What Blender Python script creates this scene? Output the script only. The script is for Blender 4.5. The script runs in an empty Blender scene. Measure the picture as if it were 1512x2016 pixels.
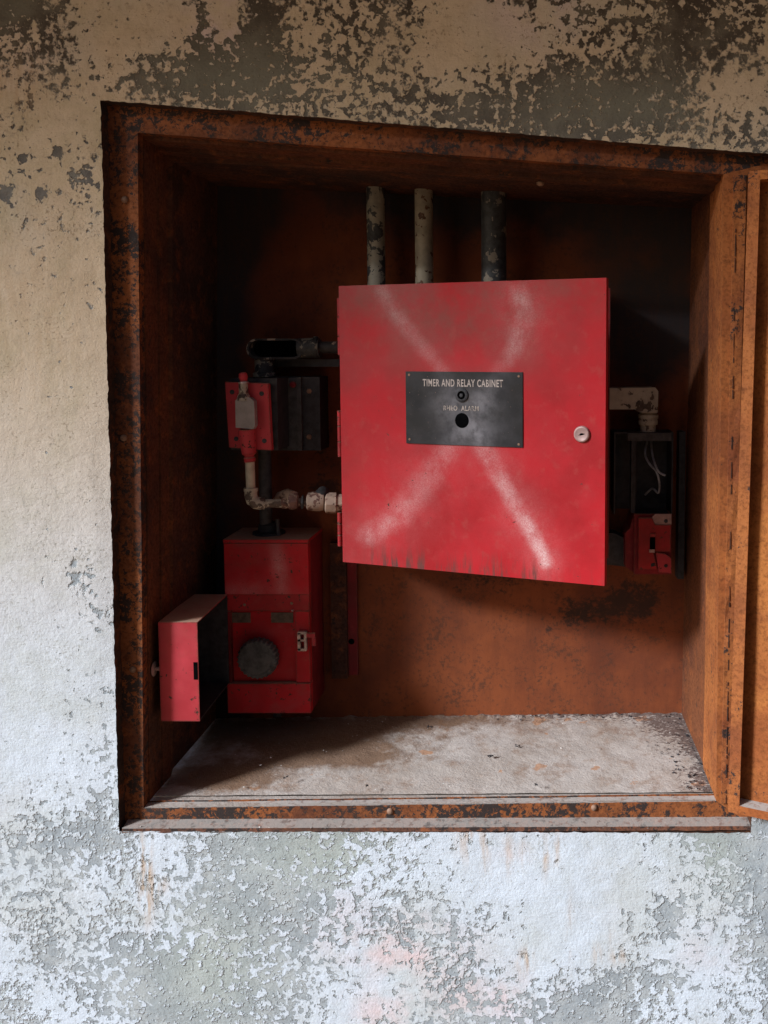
import bpy, bmesh, math, random
import numpy as np
from mathutils import Vector, noise as mn
random.seed(7)
scene = bpy.context.scene
R = math.radians

# ------------------------------------------------------------------ camera
F = 1700.0; PCX, PCY = 1040.0, 819.0; PIT = R(4.0)
CAM = Vector((0.0, -1.35, 1.50))
cd = bpy.data.cameras.new("camera"); cam = bpy.data.objects.new("camera", cd)
scene.collection.objects.link(cam); scene.camera = cam
cam.location = CAM; cam.rotation_euler = (R(90) - PIT, 0, 0)
cd.sensor_fit = 'AUTO'; cd.sensor_width = 36.0; cd.lens = F / 2016 * 36
cd.shift_x = (756 - PCX) / 2016; cd.shift_y = -(1008 - PCY) / 2016
cd.clip_start = 0.05; cd.clip_end = 500

# ------------------------------------------------------------------ world, sun, exposure
LD = Vector((1.42, 1.0, -0.92)).normalized()          # direction the key light travels
w = bpy.data.worlds.new("World"); scene.world = w; w.use_nodes = True
nt = w.node_tree; bg = nt.nodes['Background']
sky = nt.nodes.new('ShaderNodeTexSky'); sky.sky_type = 'NISHITA'; sky.sun_disc = False
sky.sun_elevation = math.asin(-LD.z); sky.sun_rotation = math.atan2(-LD.x, -LD.y)
sky.air_density = 1.0; sky.dust_density = 2.0
nt.links.new(sky.outputs[0], bg.inputs[0]); bg.inputs[1].default_value = 0.06
sd = bpy.data.lights.new("sun", 'SUN'); sun = bpy.data.objects.new("sun", sd)
scene.collection.objects.link(sun)
sd.energy = 3.85; sd.angle = R(9.5); sd.color = (0.86, 0.93, 1.0)
sun.rotation_euler = LD.to_track_quat('-Z', 'Y').to_euler()
vs = scene.view_settings; vs.view_transform = 'Standard'; vs.look = 'None'
vs.exposure = 0.82; vs.gamma = 1.0; vs.use_curve_mapping = False

# ------------------------------------------------------------------ geometry helpers
CP, SP = math.cos(PIT), math.sin(PIT)
def ray(px, py):
    a = (px - PCX) / F; b = (PCY - py) / F
    return Vector((a, CP + b * SP, -SP + b * CP))
def P(px, py, Y=0.0):
    d = ray(px, py); return CAM + d * ((Y - CAM.y) / d.y)
def proj(x, y, z):
    x = x - CAM.x; y = y - CAM.y; z = z - CAM.z
    f = y * CP - z * SP; u = y * SP + z * CP
    return PCX + F * x / f, PCY - F * u / f
class Plane:
    """local frame on a slanted panel: s along, z up, n out towards the viewer"""
    def __init__(self, o, s):
        self.o = Vector(o); self.s = Vector(s).normalized(); self.z = Vector((0, 0, 1))
        self.n = self.s.cross(self.z).normalized()
        if self.n.y > 0: self.n = -self.n
    def at(self, s, z, n=0.0): return self.o + self.s * s + self.z * z + self.n * n
    def px(self, px, py, n=0.0):
        d = ray(px, py); t = (self.o + self.n * n - CAM).dot(self.n) / d.dot(self.n)
        q = CAM + d * t - self.o; return q.dot(self.s), q.z

def thing(name, label, cat, loc, group=None):
    o = bpy.data.objects.new(name, None); scene.collection.objects.link(o)
    o.location = loc; o.empty_display_size = 0.02
    o['label'] = label; o['category'] = cat; o['L'] = list(loc)
    if group: o['group'] = group
    return o
def mk(name, bm, m, parent=None, smooth=False, label=None, bevel=0, loc=None, segs=1):
    if bevel:
        es = [e for e in bm.edges if len(e.link_faces) == 2 and e.calc_face_angle(0) > 0.6]
        bmesh.ops.bevel(bm, geom=es, offset=bevel, segments=segs, affect='EDGES', profile=0.6)
    L = Vector(parent['L']) if parent is not None else Vector(loc or (0, 0, 0))
    if L.length: bmesh.ops.translate(bm, verts=bm.verts, vec=-L)
    bm.normal_update()
    me = bpy.data.meshes.new(name); bm.to_mesh(me); bm.free()
    if smooth:
        for p in me.polygons: p.use_smooth = True
        if smooth != 'all':
            try: me.set_sharp_from_angle(angle=R(38))
            except Exception: pass
    me.materials.append(m)
    o = bpy.data.objects.new(name, me); scene.collection.objects.link(o)
    if parent is not None: o.parent = parent
    else: o.location = L
    # sub-parts share the thing's origin
    o['L'] = list(L)
    if label: o['label'] = label
    return o
def tag(o, label=None, cat=None, group=None, kind=None):
    for k, v in (('label', label), ('category', cat), ('group', group), ('kind', kind)):
        if v: o[k] = v
    return o
def cleanup():
    for o in scene.objects:
        if 'L' in o: del o['L']

def hexa(bm, c):
    v = [bm.verts.new(p) for p in c]
    for f in ((0,1,2,3),(7,6,5,4),(0,4,5,1),(1,5,6,2),(2,6,7,3),(3,7,4,0)):
        bm.faces.new([v[i] for i in f])
    return v
def box(bm, x0, x1, y0, y1, z0, z1):
    return hexa(bm, [(x0,y0,z0),(x1,y0,z0),(x1,y0,z1),(x0,y0,z1),(x0,y1,z0),(x1,y1,z0),(x1,y1,z1),(x0,y1,z1)])
def boxpx(bm, x0, y0, x1, y1, Yf, Yb):
    a = P(x0, y1, Yf); b = P(x1, y0, Yf)
    return box(bm, a.x, b.x, Yf, Yb, a.z, b.z)
def prismpx(bm, pts, Yf, Yb):
    fr = [P(x, y, Yf) for x, y in pts]
    n = len(fr); a = [bm.verts.new(p) for p in fr]; b = [bm.verts.new((p.x, Yb, p.z)) for p in fr]
    bm.faces.new(a); bm.faces.new(list(reversed(b)))
    for i in range(n): bm.faces.new((a[i], b[i], b[(i+1) % n], a[(i+1) % n]))
def planebox(bm, pl, s0, s1, z0, z1, n0, n1):
    return hexa(bm, [pl.at(s0,z0,n1),pl.at(s1,z0,n1),pl.at(s1,z1,n1),pl.at(s0,z1,n1),pl.at(s0,z0,n0),pl.at(s1,z0,n0),pl.at(s1,z1,n0),pl.at(s0,z1,n0)])
def basis(d):
    d = d.normalized(); h = Vector((0,0,1)) if abs(d.z) < .9 else Vector((1,0,0))
    a = d.cross(h).normalized(); return a, d.cross(a).normalized()
def lathe(bm, p0, axis, prof, seg=28, jag=0):
    """prof: list of (distance along axis, radius)"""
    p0 = Vector(p0); ax = Vector(axis).normalized(); a, b = basis(ax); rings = []
    for t, r in prof:
        if r < 1e-6: rings.append([bm.verts.new(p0 + ax*t)]); continue
        rings.append([bm.verts.new(p0 + ax*t + (a*math.cos(k*2*math.pi/seg) + b*math.sin(k*2*math.pi/seg))*(r*(1+(jag if k%2 else 0)))) for k in range(seg)])
    for A, B in zip(rings, rings[1:]):
        for k in range(seg):
            k2 = (k+1) % seg
            if len(A) == 1 and len(B) == 1: continue
            if len(A) == 1: bm.faces.new((A[0], B[k2], B[k]))
            elif len(B) == 1: bm.faces.new((A[k], A[k2], B[0]))
            else: bm.faces.new((A[k], A[k2], B[k2], B[k]))
    return rings
def pipe(bm, p0, p1, r, seg=24):
    p0 = Vector(p0); p1 = Vector(p1); L = (p1-p0).length
    lathe(bm, p0, p1-p0, [(0,0),(0,r),(L,r),(L,0)], seg)
def tube(bm, pts, r, seg=14, cap=True):
    pts = [Vector(p) for p in pts]; prev = None; rings = []
    a, b = basis(pts[1]-pts[0])
    for i, p in enumerate(pts):
        d = (pts[min(i+1, len(pts)-1)] - pts[max(i-1, 0)]).normalized()
        a = (a - d*a.dot(d)).normalized(); b = d.cross(a)
        rr = r[i] if isinstance(r, (list, tuple)) else r
        rings.append([bm.verts.new(p + (a*math.cos(k*2*math.pi/seg) + b*math.sin(k*2*math.pi/seg))*rr) for k in range(seg)])
    for A, B in zip(rings, rings[1:]):
        for k in range(seg): bm.faces.new((A[k], A[(k+1)%seg], B[(k+1)%seg], B[k]))
    if cap: bm.faces.new(list(reversed(rings[0]))); bm.faces.new(rings[-1])
def arc(c, r, a0, a1, ux, uy, n=8):
    c = Vector(c); ux = Vector(ux); uy = Vector(uy)
    return [c + ux*(r*math.cos(a0+(a1-a0)*i/n)) + uy*(r*math.sin(a0+(a1-a0)*i/n)) for i in range(n+1)]
def gridmesh(bm, nu, nv, f):
    V = [[bm.verts.new(f(i/nu, j/nv)) for i in range(nu+1)] for j in range(nv+1)]
    for j in range(nv):
        for i in range(nu): bm.faces.new((V[j][i], V[j][i+1], V[j+1][i+1], V[j+1][i]))
    return V

# ------------------------------------------------------------------ material helpers
class N:
    def __init__(self, name, rough=.7, metal=0.0, spec=.4):
        self.m = bpy.data.materials.new(name); self.m.use_nodes = True
        self.t = self.m.node_tree; self.b = self.t.nodes['Principled BSDF']
        self.b.inputs['Roughness'].default_value = rough; self.b.inputs['Metallic'].default_value = metal
        self.b.inputs['Specular IOR Level'].default_value = spec
        self.co = self.t.nodes.new('ShaderNodeTexCoord').outputs['Object']
    def set(self, sock, v):
        if isinstance(v, bpy.types.NodeSocket): self.t.links.new(v, sock)
        elif isinstance(v, (tuple, list)): sock.default_value = tuple(v) + ((1,) if len(v) == 3 and len(sock.default_value) == 4 else ())
        else: sock.default_value = v
    def noise(self, scale, detail=4, rough=.55, dist=0.0, vec=None, col=False):
        n = self.t.nodes.new('ShaderNodeTexNoise'); self.set(n.inputs['Vector'], vec or self.co)
        n.inputs['Scale'].default_value = scale; n.inputs['Detail'].default_value = detail
        n.inputs['Roughness'].default_value = rough; n.inputs['Distortion'].default_value = dist
        return n.outputs['Color' if col else 'Fac']
    def voro(self, scale, vec=None, rnd=1.0):
        n = self.t.nodes.new('ShaderNodeTexVoronoi'); self.set(n.inputs['Vector'], vec or self.co)
        n.inputs['Scale'].default_value = scale; n.inputs['Randomness'].default_value = rnd
        return n.outputs['Distance']
    def map(self, scale=(1,1,1), rot=(0,0,0), loc=(0,0,0)):
        n = self.t.nodes.new('ShaderNodeMapping'); self.set(n.inputs['Vector'], self.co)
        n.inputs['Scale'].default_value = scale; n.inputs['Rotation'].default_value = rot; n.inputs['Location'].default_value = loc
        return n.outputs[0]
    def math(self, op, a, b=0.0, c=0.0, clamp=False):
        n = self.t.nodes.new('ShaderNodeMath'); n.operation = op; n.use_clamp = clamp
        self.set(n.inputs[0], a); self.set(n.inputs[1], b); self.set(n.inputs[2], c); return n.outputs[0]
    def ss(self, v, lo, hi, a=0.0, b=1.0):
        n = self.t.nodes.new('ShaderNodeMapRange'); n.interpolation_type = 'SMOOTHSTEP'
        self.set(n.inputs[0], v); self.set(n.inputs[1], lo); self.set(n.inputs[2], hi); self.set(n.inputs[3], a); self.set(n.inputs[4], b)
        return n.outputs[0]
    def mix(self, f, a, b, mode='MIX'):
        n = self.t.nodes.new('ShaderNodeMix'); n.data_type = 'RGBA'; n.blend_type = mode
        self.set(n.inputs[0], f); self.set(n.inputs[6], a); self.set(n.inputs[7], b); return n.outputs[2]
    def attr(self, name):
        n = self.t.nodes.new('ShaderNodeAttribute'); n.attribute_name = name; return n.outputs['Fac']
    def nz(self, c='Z'):
        g = self.t.nodes.new('ShaderNodeNewGeometry'); s = self.t.nodes.new('ShaderNodeSeparateXYZ')
        self.t.links.new(g.outputs['Normal'], s.inputs[0]); return s.outputs[c]
    def xyz(self):
        s = self.t.nodes.new('ShaderNodeSeparateXYZ'); self.t.links.new(self.co, s.inputs[0]); return s.outputs
    def bump(self, h, strength=.5, dist=.002, prev=None):
        n = self.t.nodes.new('ShaderNodeBump'); self.set(n.inputs['Height'], h)
        n.inputs['Strength'].default_value = strength; n.inputs['Distance'].default_value = dist
        if prev: self.t.links.new(prev, n.inputs['Normal'])
        return n.outputs[0]
    def out(self, col, normal=None, rough=None, metal=None):
        self.set(self.b.inputs['Base Color'], col)
        if normal: self.t.links.new(normal, self.b.inputs['Normal'])
        if rough is not None: self.set(self.b.inputs['Roughness'], rough)
        if metal is not None: self.set(self.b.inputs['Metallic'], metal)
        return self.m

def mat_plaster():
    k = N('peeling_plaster', .9, spec=.2)
    peel, mold, pink, rust, cream, green = [k.attr(a) for a in ('peel','mold','pink','rust','cream','green')]
    warp = k.noise(9, 3, .5, col=True)
    n1 = k.noise(70, 2, .48, .1); n2 = k.noise(170, 3, .6, .15); n3 = k.noise(13, 3, .6)
    n = k.math('ADD', k.math('MULTIPLY', n1, .48), k.math('ADD', k.math('MULTIPLY', n2, .34), k.math('MULTIPLY', n3, .18)))
    # threshold falls as the peel density rises
    thr = k.math('SUBTRACT', .706, k.math('MULTIPLY', peel, .285))
    d = k.math('SUBTRACT', n, thr)
    wd = k.ss(k.noise(6.5, 4, .6), .40, .64, .006, .045)
    m = k.ss(d, k.math('MULTIPLY', wd, -1.0), wd)
    # freckled lower right / soft worn film
    soft = k.ss(d, -.05, .015)
    fine = k.noise(420, 4, .7); mid = k.noise(30, 5, .65); big = k.noise(4.2, 4, .6)
    white = k.mix(cream, (.545,.60,.675), (.545,.42,.29))
    white = k.mix(k.ss(mid, .38, .68, 0, .42), white, k.mix(cream, (.42,.46,.50), (.41,.305,.20)))
    white = k.mix(k.ss(big, .5, .66, 0, .25), white, (.50,.47,.42))
    stn = k.ss(k.noise(4.0, 7, .74, .4), .44, .64)
    white = k.mix(k.math('MULTIPLY', stn, .5), white, k.mix(cream, (.40,.425,.41), (.37,.30,.175)))
    white = k.mix(k.math('MULTIPLY', pink, k.ss(k.noise(14,4,.6), .36, .62, 0, .85)), white, (.60,.45,.45))
    white = k.mix(k.math('MULTIPLY', soft, .28), white, (.36,.38,.36))
    expo = k.mix(mold, (.28,.31,.335), (.062,.044,.028))
    expo = k.mix(k.ss(k.noise(16,5,.6), .42, .62), expo, k.mix(mold, (.37,.395,.41), (.125,.102,.070)))
    expo = k.mix(k.math('MULTIPLY', green, .8), expo, k.mix(mold, (.35,.385,.35), (.165,.152,.110)))
    expo = k.mix(k.ss(k.noise(190,3,.6), .55, .7, 0, .35), expo, (.07,.055,.04))
    col = k.mix(m, white, expo)
    # white remnants inside bare areas
    rem = k.math('MULTIPLY', m, k.ss(k.noise(95,3,.55,.2), .645, .66))
    col = k.mix(rem, col, white)
    st = k.map((1, 1, .16)); rs = k.ss(k.noise(85,3,.6,vec=st), .40, .60)
    col = k.mix(k.math('MULTIPLY', k.math('MULTIPLY', rust, rs), .72), col, (.40,.25,.13))
    fk = k.math('ADD', k.math('MULTIPLY', k.noise(210, 3, .6), .7), k.math('MULTIPLY', k.noise(12, 4, .6), .3))
    col = k.mix(k.ss(fk, .585, .625, 0, .62), col, k.mix(cream, (.33,.34,.33), (.22,.155,.09)))
    grime_shade = k.ss(k.noise(60, 5, .7), .56, .74, 0, .30)
    col = k.mix(grime_shade, col, k.mix(mold, (.36,.36,.35), (.16,.11,.075)))
    # relief: paint film stands proud, gritty plaster
    diag = k.map((18, 1, 190), (0, R(-38), 0))
    comb = k.noise(1.6, 3, .6, .4, vec=diag)
    rel = k.math('SUBTRACT', 1.0, m)
    b = k.bump(k.math('SUBTRACT', 1.0, k.ss(d, k.math('MULTIPLY', wd, -1.3), k.math('MULTIPLY', wd, 1.3))), .9, .0024)
    b = k.bump(k.noise(240, 5, .65), .5, .0022, b)
    b = k.bump(comb, .22, .002, b)
    b = k.bump(k.noise(36, 4, .6), .35, .006, b)
    return k.out(col, b)

def mat_rust(name, orange=(.36,.125,.032), deep=(.17,.05,.017), black=.5, dust=0.0, streak=False, paint=0.0, top_dust=0.0):
    k = N(name, .78, spec=.25)
    big = k.noise(7, 5, .62); f = k.noise(170, 4, .7); md = k.noise(34, 5, .65, .4)
    col = k.mix(k.ss(big, .36, .62), deep, orange)
    col = k.mix(k.ss(md, .50, .72, 0, .55), col, (.30,.085,.022))
    col = k.mix(k.ss(f, .42, .70, 0, .6), col, tuple(c*.45 for c in deep))
    col = k.mix(k.ss(k.noise(58,6,.8), .53, .66, 0, .45), col, tuple(c*.35 for c in deep))
    col = k.mix(k.ss(k.noise(24,6,.8), .56, .70, 0, .4), col, tuple(min(1,c*1.45) for c in orange))
    if streak:
        v = k.map((60, 60, 5)); col = k.mix(k.ss(k.noise(1.3,6,.75,vec=v), .5, .74, 0, .25), col, tuple(c*.5 for c in deep))
    sp = k.math('ADD', k.math('MULTIPLY', k.noise(105, 6, .78, .3), .62), k.math('MULTIPLY', k.noise(13, 3, .6), .38))
    col = k.mix(k.ss(sp, .60-.14*black, .625-.14*black), col, (.028,.019,.017))
    if dust: col = k.mix(k.ss(k.noise(25,5,.65), .45, .7, 0, dust), col, (.36,.28,.22))
    if top_dust: col = k.mix(k.math('MULTIPLY', k.ss(k.nz(), .55, .9), k.ss(k.noise(90,4,.7), .35, .5, .45*top_dust, top_dust)), col, (.42,.375,.345))
    b = k.bump(sp, .35, .003); b = k.bump(f, .35, .0012, b)
    return k.out(col, b, k.ss(f, .3, .7, .7, .92))

def mat_back():
    k = N('rusted_back_panel', .8, spec=.2)
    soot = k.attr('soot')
    big = k.noise(4.5, 5, .65); f = k.noise(150, 5, .7)
    col = k.mix(k.ss(big, .35, .65), (.13,.035,.016), (.22,.058,.020))
    dark_fac = k.attr('dark_zone'); col = k.mix(k.ss(k.math('ADD', dark_fac, k.math('MULTIPLY', k.math('SUBTRACT', k.noise(9,5,.65), .5), .9)), .3, .75), col, (.030,.024,.025))
    v = k.map((30, 30, 4)); col = k.mix(k.ss(k.noise(1.6,5,.7,vec=v), .46, .72, 0, .28), col, (.085,.028,.014))
    col = k.mix(k.ss(k.math('ADD', k.math('MULTIPLY', f, .6), k.math('MULTIPLY', k.noise(19,5,.7), .4)), .50, .64, 0, .65), col, (.055,.028,.018))
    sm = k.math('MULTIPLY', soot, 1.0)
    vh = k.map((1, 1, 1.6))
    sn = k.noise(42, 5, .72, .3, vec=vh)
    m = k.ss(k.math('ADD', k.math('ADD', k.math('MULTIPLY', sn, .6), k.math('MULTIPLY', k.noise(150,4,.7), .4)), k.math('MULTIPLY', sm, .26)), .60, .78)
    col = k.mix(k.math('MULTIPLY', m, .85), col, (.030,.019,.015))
    b = k.bump(f, .3, .001); b = k.bump(k.noise(26,4,.6), .25, .004, b)
    return k.out(col, b)

def mat_floor():
    k = N('dusty_floor_steel', .9, spec=.15)
    dirt = k.attr('dirt')
    big = k.noise(9, 5, .6); f = k.noise(260, 4, .7)
    col = k.mix(k.ss(big, .35, .65), (.385,.325,.285), (.46,.405,.370))
    col = k.mix(k.ss(k.noise(22,6,.75), .46, .70, 0, .75), col, (.27,.175,.125))
    col = k.mix(k.ss(k.noise(18,4,.5), .655, .69, 0, .75), col, (.42,.205,.105))
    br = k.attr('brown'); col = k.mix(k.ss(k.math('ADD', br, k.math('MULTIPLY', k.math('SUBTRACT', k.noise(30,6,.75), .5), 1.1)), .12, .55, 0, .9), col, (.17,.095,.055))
    v = k.map((1, 2.2, 1)); sp = k.noise(105, 6, .78, vec=v)
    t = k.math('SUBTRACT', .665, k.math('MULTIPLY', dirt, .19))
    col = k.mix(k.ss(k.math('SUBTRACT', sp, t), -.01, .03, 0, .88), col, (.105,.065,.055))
    b = k.bump(f, .6, .0012); b = k.bump(k.noise(70, 5, .7), .7, .0035, b)
    return k.out(col, b)

def mat_red(name, base=(.40,.007,.012), fade=.5, chips=.5, spray=False, dust=.9, dark=(.25,.005,.008)):
    k = N(name, .42, spec=.22)
    big = k.noise(9, 4, .6); md = k.noise(55, 5, .6); f = k.noise(330, 4, .7)
    col = k.mix(k.ss(big, .34, .66), dark, base)
    col = k.mix(k.ss(k.noise(15,5,.6,.5), .44, .70, 0, fade), col, (.37,.045,.052))
    col = k.mix(k.ss(md, .52, .76, 0, .4), col, (.33,.05,.042))
    rough = k.ss(big, .3, .7, .46, .68)
    if spray:
        s = k.attr('spray'); g = k.attr('grime_shade')
        gr = k.math('MULTIPLY', g, k.ss(k.noise(20,6,.75), .25, .70))
        col = k.mix(gr, col, (.17,.048,.036))
        dn = k.ss(k.noise(480,3,.85), .34, .66, .40, 1.0); sc = k.ss(k.noise(24,5,.68), .30, .62, .35, 1.0)
        sp = k.math('MULTIPLY', k.math('MULTIPLY', s, dn), sc)
        col = k.mix(sp, col, (.72,.60,.585))
        rough = k.math('ADD', rough, k.math('MULTIPLY', s, .25), clamp=True)
        v = k.map((70, 70, 9)); drip = k.attr('drip')
        col = k.mix(k.math('MULTIPLY', drip, k.ss(k.noise(1.1,4,.7,vec=v), .46, .66)), col, (.10,.035,.03))
    cn = k.math('ADD', k.math('MULTIPLY', k.noise(125,4,.65,.3), .68), k.math('MULTIPLY', k.noise(19,3,.6), .32))
    m = k.ss(cn, .675-.07*chips, .69-.07*chips)
    col = k.mix(m, col, (.060,.026,.020))
    if not spray:
        bv = k.t.nodes.new('ShaderNodeBevel'); bv.samples = 4; bv.inputs['Radius'].default_value = .0045
        gn = k.t.nodes.new('ShaderNodeNewGeometry'); dt = k.t.nodes.new('ShaderNodeVectorMath'); dt.operation = 'DOT_PRODUCT'
        k.t.links.new(bv.outputs[0], dt.inputs[0]); k.t.links.new(gn.outputs['Normal'], dt.inputs[1])
        ed = k.math('MULTIPLY', k.math('SUBTRACT', 1.0, dt.outputs['Value']), k.ss(k.noise(140,5,.75), .40, .62))
        col = k.mix(k.ss(ed, .006, .05, 0, .85), col, (.10,.040,.028))
    nz = k.nz()
    col = k.mix(k.math('MULTIPLY', k.ss(nz, .55, .85), k.ss(k.noise(60,5,.7), .32, .55, dust*.75, dust)), col, (.40,.265,.185))
    b = k.bump(m, -.4, .0008); b = k.bump(k.noise(60,3,.5), .15, .002, b); b = k.bump(f, .12, .0005, b)
    return k.out(col, b, rough)

def mat_chip(name, paint, under, amount=.5, rough=.6, scale=60, metal=0.0):
    k = N(name, rough, metal, .35)
    n = k.math('ADD', k.math('MULTIPLY', k.noise(scale,4,.6,.3), .6), k.math('MULTIPLY', k.noise(scale*.22,3,.6), .4))
    m = k.ss(n, .62-.24*amount, .635-.24*amount)
    p = k.mix(k.ss(k.noise(28,5,.65), .35, .7), paint, tuple(c*.62 for c in paint))
    u = k.mix(k.ss(k.noise(90,4,.6), .4, .65), under, tuple(c*.55 for c in under))
    col = k.mix(m, p, u)
    b = k.bump(m, -.5, .001); b = k.bump(k.noise(300,4,.7), .25, .0008, b)
    return k.out(col, b)

def mat_plate():
    k = N('black_nameplate', .5, spec=.2)
    s = k.attr('spray')
    col = k.mix(k.ss(k.noise(22,4,.6), .35, .7), (.012,.011,.012), (.026,.024,.027))
    dn = k.ss(k.noise(55,5,.65), .28, .66, .35, 1.0)
    col = k.mix(k.math('MULTIPLY', s, dn), col, (.36,.34,.37))
    col = k.mix(k.ss(k.noise(240,4,.7), .66, .74), col, (.22,.13,.10))
    return k.out(col, k.bump(k.noise(160,4,.6), .15, .0006), k.ss(k.noise(30,4,.6), .3, .7, .35, .65))

def mat_letters():
    k = N('worn_lettering', .6)
    m = k.ss(k.noise(200,4,.7), .50, .66, 0, .8)
    return k.out(k.mix(m, (.40,.33,.30), (.10,.085,.085)))
def mat_letters_faint():
    k = N('faint_lettering', .6)
    m = k.ss(k.noise(190,3,.6), .46, .64, 0, .9)
    return k.out(k.mix(m, (.38,.31,.27), (.085,.075,.075)))
def mat_simple(name, c, rough=.6, metal=0.0, var=.45, scale=70, spec=.35):
    k = N(name, rough, metal, spec)
    col = k.mix(k.ss(k.noise(scale,5,.65), .35, .68), c, tuple(x*var for x in c))
    return k.out(col, k.bump(k.noise(scale*4,4,.65), .25, .0008))

M = dict(
    plaster=mat_plaster(),
    frame=mat_rust('rusted_frame_steel', (.25,.078,.023), (.11,.034,.015), black=.70, top_dust=.95),
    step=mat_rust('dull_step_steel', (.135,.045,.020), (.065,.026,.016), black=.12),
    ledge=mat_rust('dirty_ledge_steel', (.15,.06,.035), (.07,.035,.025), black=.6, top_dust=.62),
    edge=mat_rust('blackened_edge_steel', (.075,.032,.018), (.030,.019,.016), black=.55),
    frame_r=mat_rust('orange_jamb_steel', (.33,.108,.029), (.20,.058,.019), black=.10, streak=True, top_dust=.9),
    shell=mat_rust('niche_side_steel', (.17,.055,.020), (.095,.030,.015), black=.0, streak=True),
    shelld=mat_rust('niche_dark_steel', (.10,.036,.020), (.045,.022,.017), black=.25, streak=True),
    door=mat_rust('orange_door_steel', (.38,.130,.030), (.24,.068,.018), black=-.05, top_dust=.98),
    back=mat_back(), floor=mat_floor(),
    red_spray=mat_red('red_enamel_sprayed', base=(.39,.007,.013), dark=(.29,.006,.010), spray=True, chips=.30, fade=.12),
    red_smudge=mat_red('red_enamel_smudged', base=(.50,.012,.02), dark=(.33,.007,.012), spray=True, chips=1.0, fade=.5),
    red=mat_red('red_enamel', base=(.50,.012,.02), dark=(.33,.007,.012), chips=1.1, fade=.55),
    red_pink=mat_red('faded_red_enamel', base=(.46,.042,.055), chips=.95, fade=.7, dark=(.33,.026,.034)),
    red_rough=mat_red('rough_red_enamel', base=(.42,.020,.024), chips=1.35, fade=.25, dark=(.20,.014,.016)),
    red_dark=mat_red('dark_red_enamel', base=(.22,.012,.018), chips=.6, fade=.12, dark=(.12,.008,.012)),
    plate=mat_plate(), letters=mat_letters(), faint=mat_letters_faint(),
    cream=mat_chip('cream_painted_pipe', (.44,.39,.31), (.10,.07,.055), .30),
    conduit=mat_chip('grey_painted_conduit', (.30,.27,.21), (.045,.045,.046), .55, scale=42),
    conduit2=mat_chip('pale_painted_conduit', (.33,.285,.21), (.10,.045,.025), .32, scale=70),
    conduit3=mat_chip('dark_painted_conduit', (.26,.225,.18), (.050,.052,.056), .80, scale=36),
    fitting=mat_chip('cast_conduit_body', (.36,.28,.22), (.035,.032,.033), .78, scale=50),
    grey=mat_simple('grey_steel', (.075,.070,.072), .6), dgrey=mat_simple('dark_grey_steel', (.040,.038,.043), .65),
    black=mat_simple('black_cavity', (.003,.003,.0035), 1.0, spec=.02), rubber=mat_simple('grey_rubber', (.10,.098,.095), .7),
    cast=mat_simple('cast_grey_housing', (.30,.265,.255), .6, .0, .75, 40), brass=mat_chip('tan_brass_fitting', (.38,.265,.20), (.13,.06,.045), .35, scale=80),
    metal=mat_simple('worn_bright_metal', (.50,.40,.38), .38, .55), pink=mat_simple('pinkish_cast_metal', (.42,.27,.25), .5, .15, .7),
    wire=mat_simple('grey_wire', (.35,.36,.40), .5), stone=mat_simple('pale_grit', (.62,.58,.55), .9), bolt=mat_simple('rusty_bolt', (.26,.15,.10), .7),
    label=mat_simple('faded_label', (.13,.085,.06), .7), earth=mat_simple('warm_earth', (.38,.235,.135), .95, 0, .7, 3),
    concrete=mat_simple('roof_concrete', (.42,.33,.24), .9, 0, .8, 3),
)

# ------------------------------------------------------------------ setting: ground, porch roof
bm = bmesh.new(); gridmesh(bm, 8, 8, lambda u, v: Vector(((u-.5)*400, (v-.5)*400, 0)))
tag(mk('ground', bm, M['earth']), kind='structure')
ROOF_Z = 3.87; ROOF_Y = -2.6
bm = bmesh.new(); box(bm, -7, 7, ROOF_Y, .25, ROOF_Z, ROOF_Z+.22)
tag(mk('porch_roof', bm, M['concrete']), kind='structure')
bm = bmesh.new(); box(bm, -5.5, 14, -8.4, -8.1, 0, 5.2)  # unseen wall, added to block the low sky and darken the niche
tag(mk('sky_blocker_wall', bm, M['concrete']), kind='structure')

# ------------------------------------------------------------------ the plaster wall with its opening
WY = 0.022                                            # depth of the reveal
q = [P(234,1637), P(1478,1640), P(1560,307), P(198,197)]   # BL BR TR TL of the opening
BL, BR, TR, TL = [np.array(v) for v in q]
def Q(u, v): return (BL*(1-u)*(1-v) + BR*u*(1-v) + TR*u*v + TL*(1-u)*v)
us = np.concatenate([np.array([-5,-3,-1.6,-.9,-.55]), np.linspace(-.36, 0, 92), np.linspace(0, 1, 262)[1:], np.linspace(1, 1.12, 28)[1:], np.array([1.3,1.7,2.6,4,6])])
vsr = np.concatenate([np.array([-1.02,-.75,-.5]), np.linspace(-.36, 0, 88), np.linspace(0, 1, 262)[1:], np.linspace(1, 1.34, 84)[1:], np.array([1.5,1.8,2.2,2.62])])
NU, NV = len(us), len(vsr)
U, V = np.meshgrid(us, vsr); Uc = np.clip(U, 0, 1); Vc = np.clip(V, 0, 1)
pos = np.zeros(U.shape+(3,))
for c in range(3):
    pos[..., c] = BL[c]*(1-Uc)*(1-Vc)+BR[c]*Uc*(1-Vc)+TR[c]*Uc*Vc+TL[c]*(1-Uc)*Vc
pos[..., 0] += (U-Uc)*1.06; pos[..., 2] += (V-Vc)*1.10
PX, PY = proj(pos[..., 0], pos[..., 1], pos[..., 2])
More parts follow.
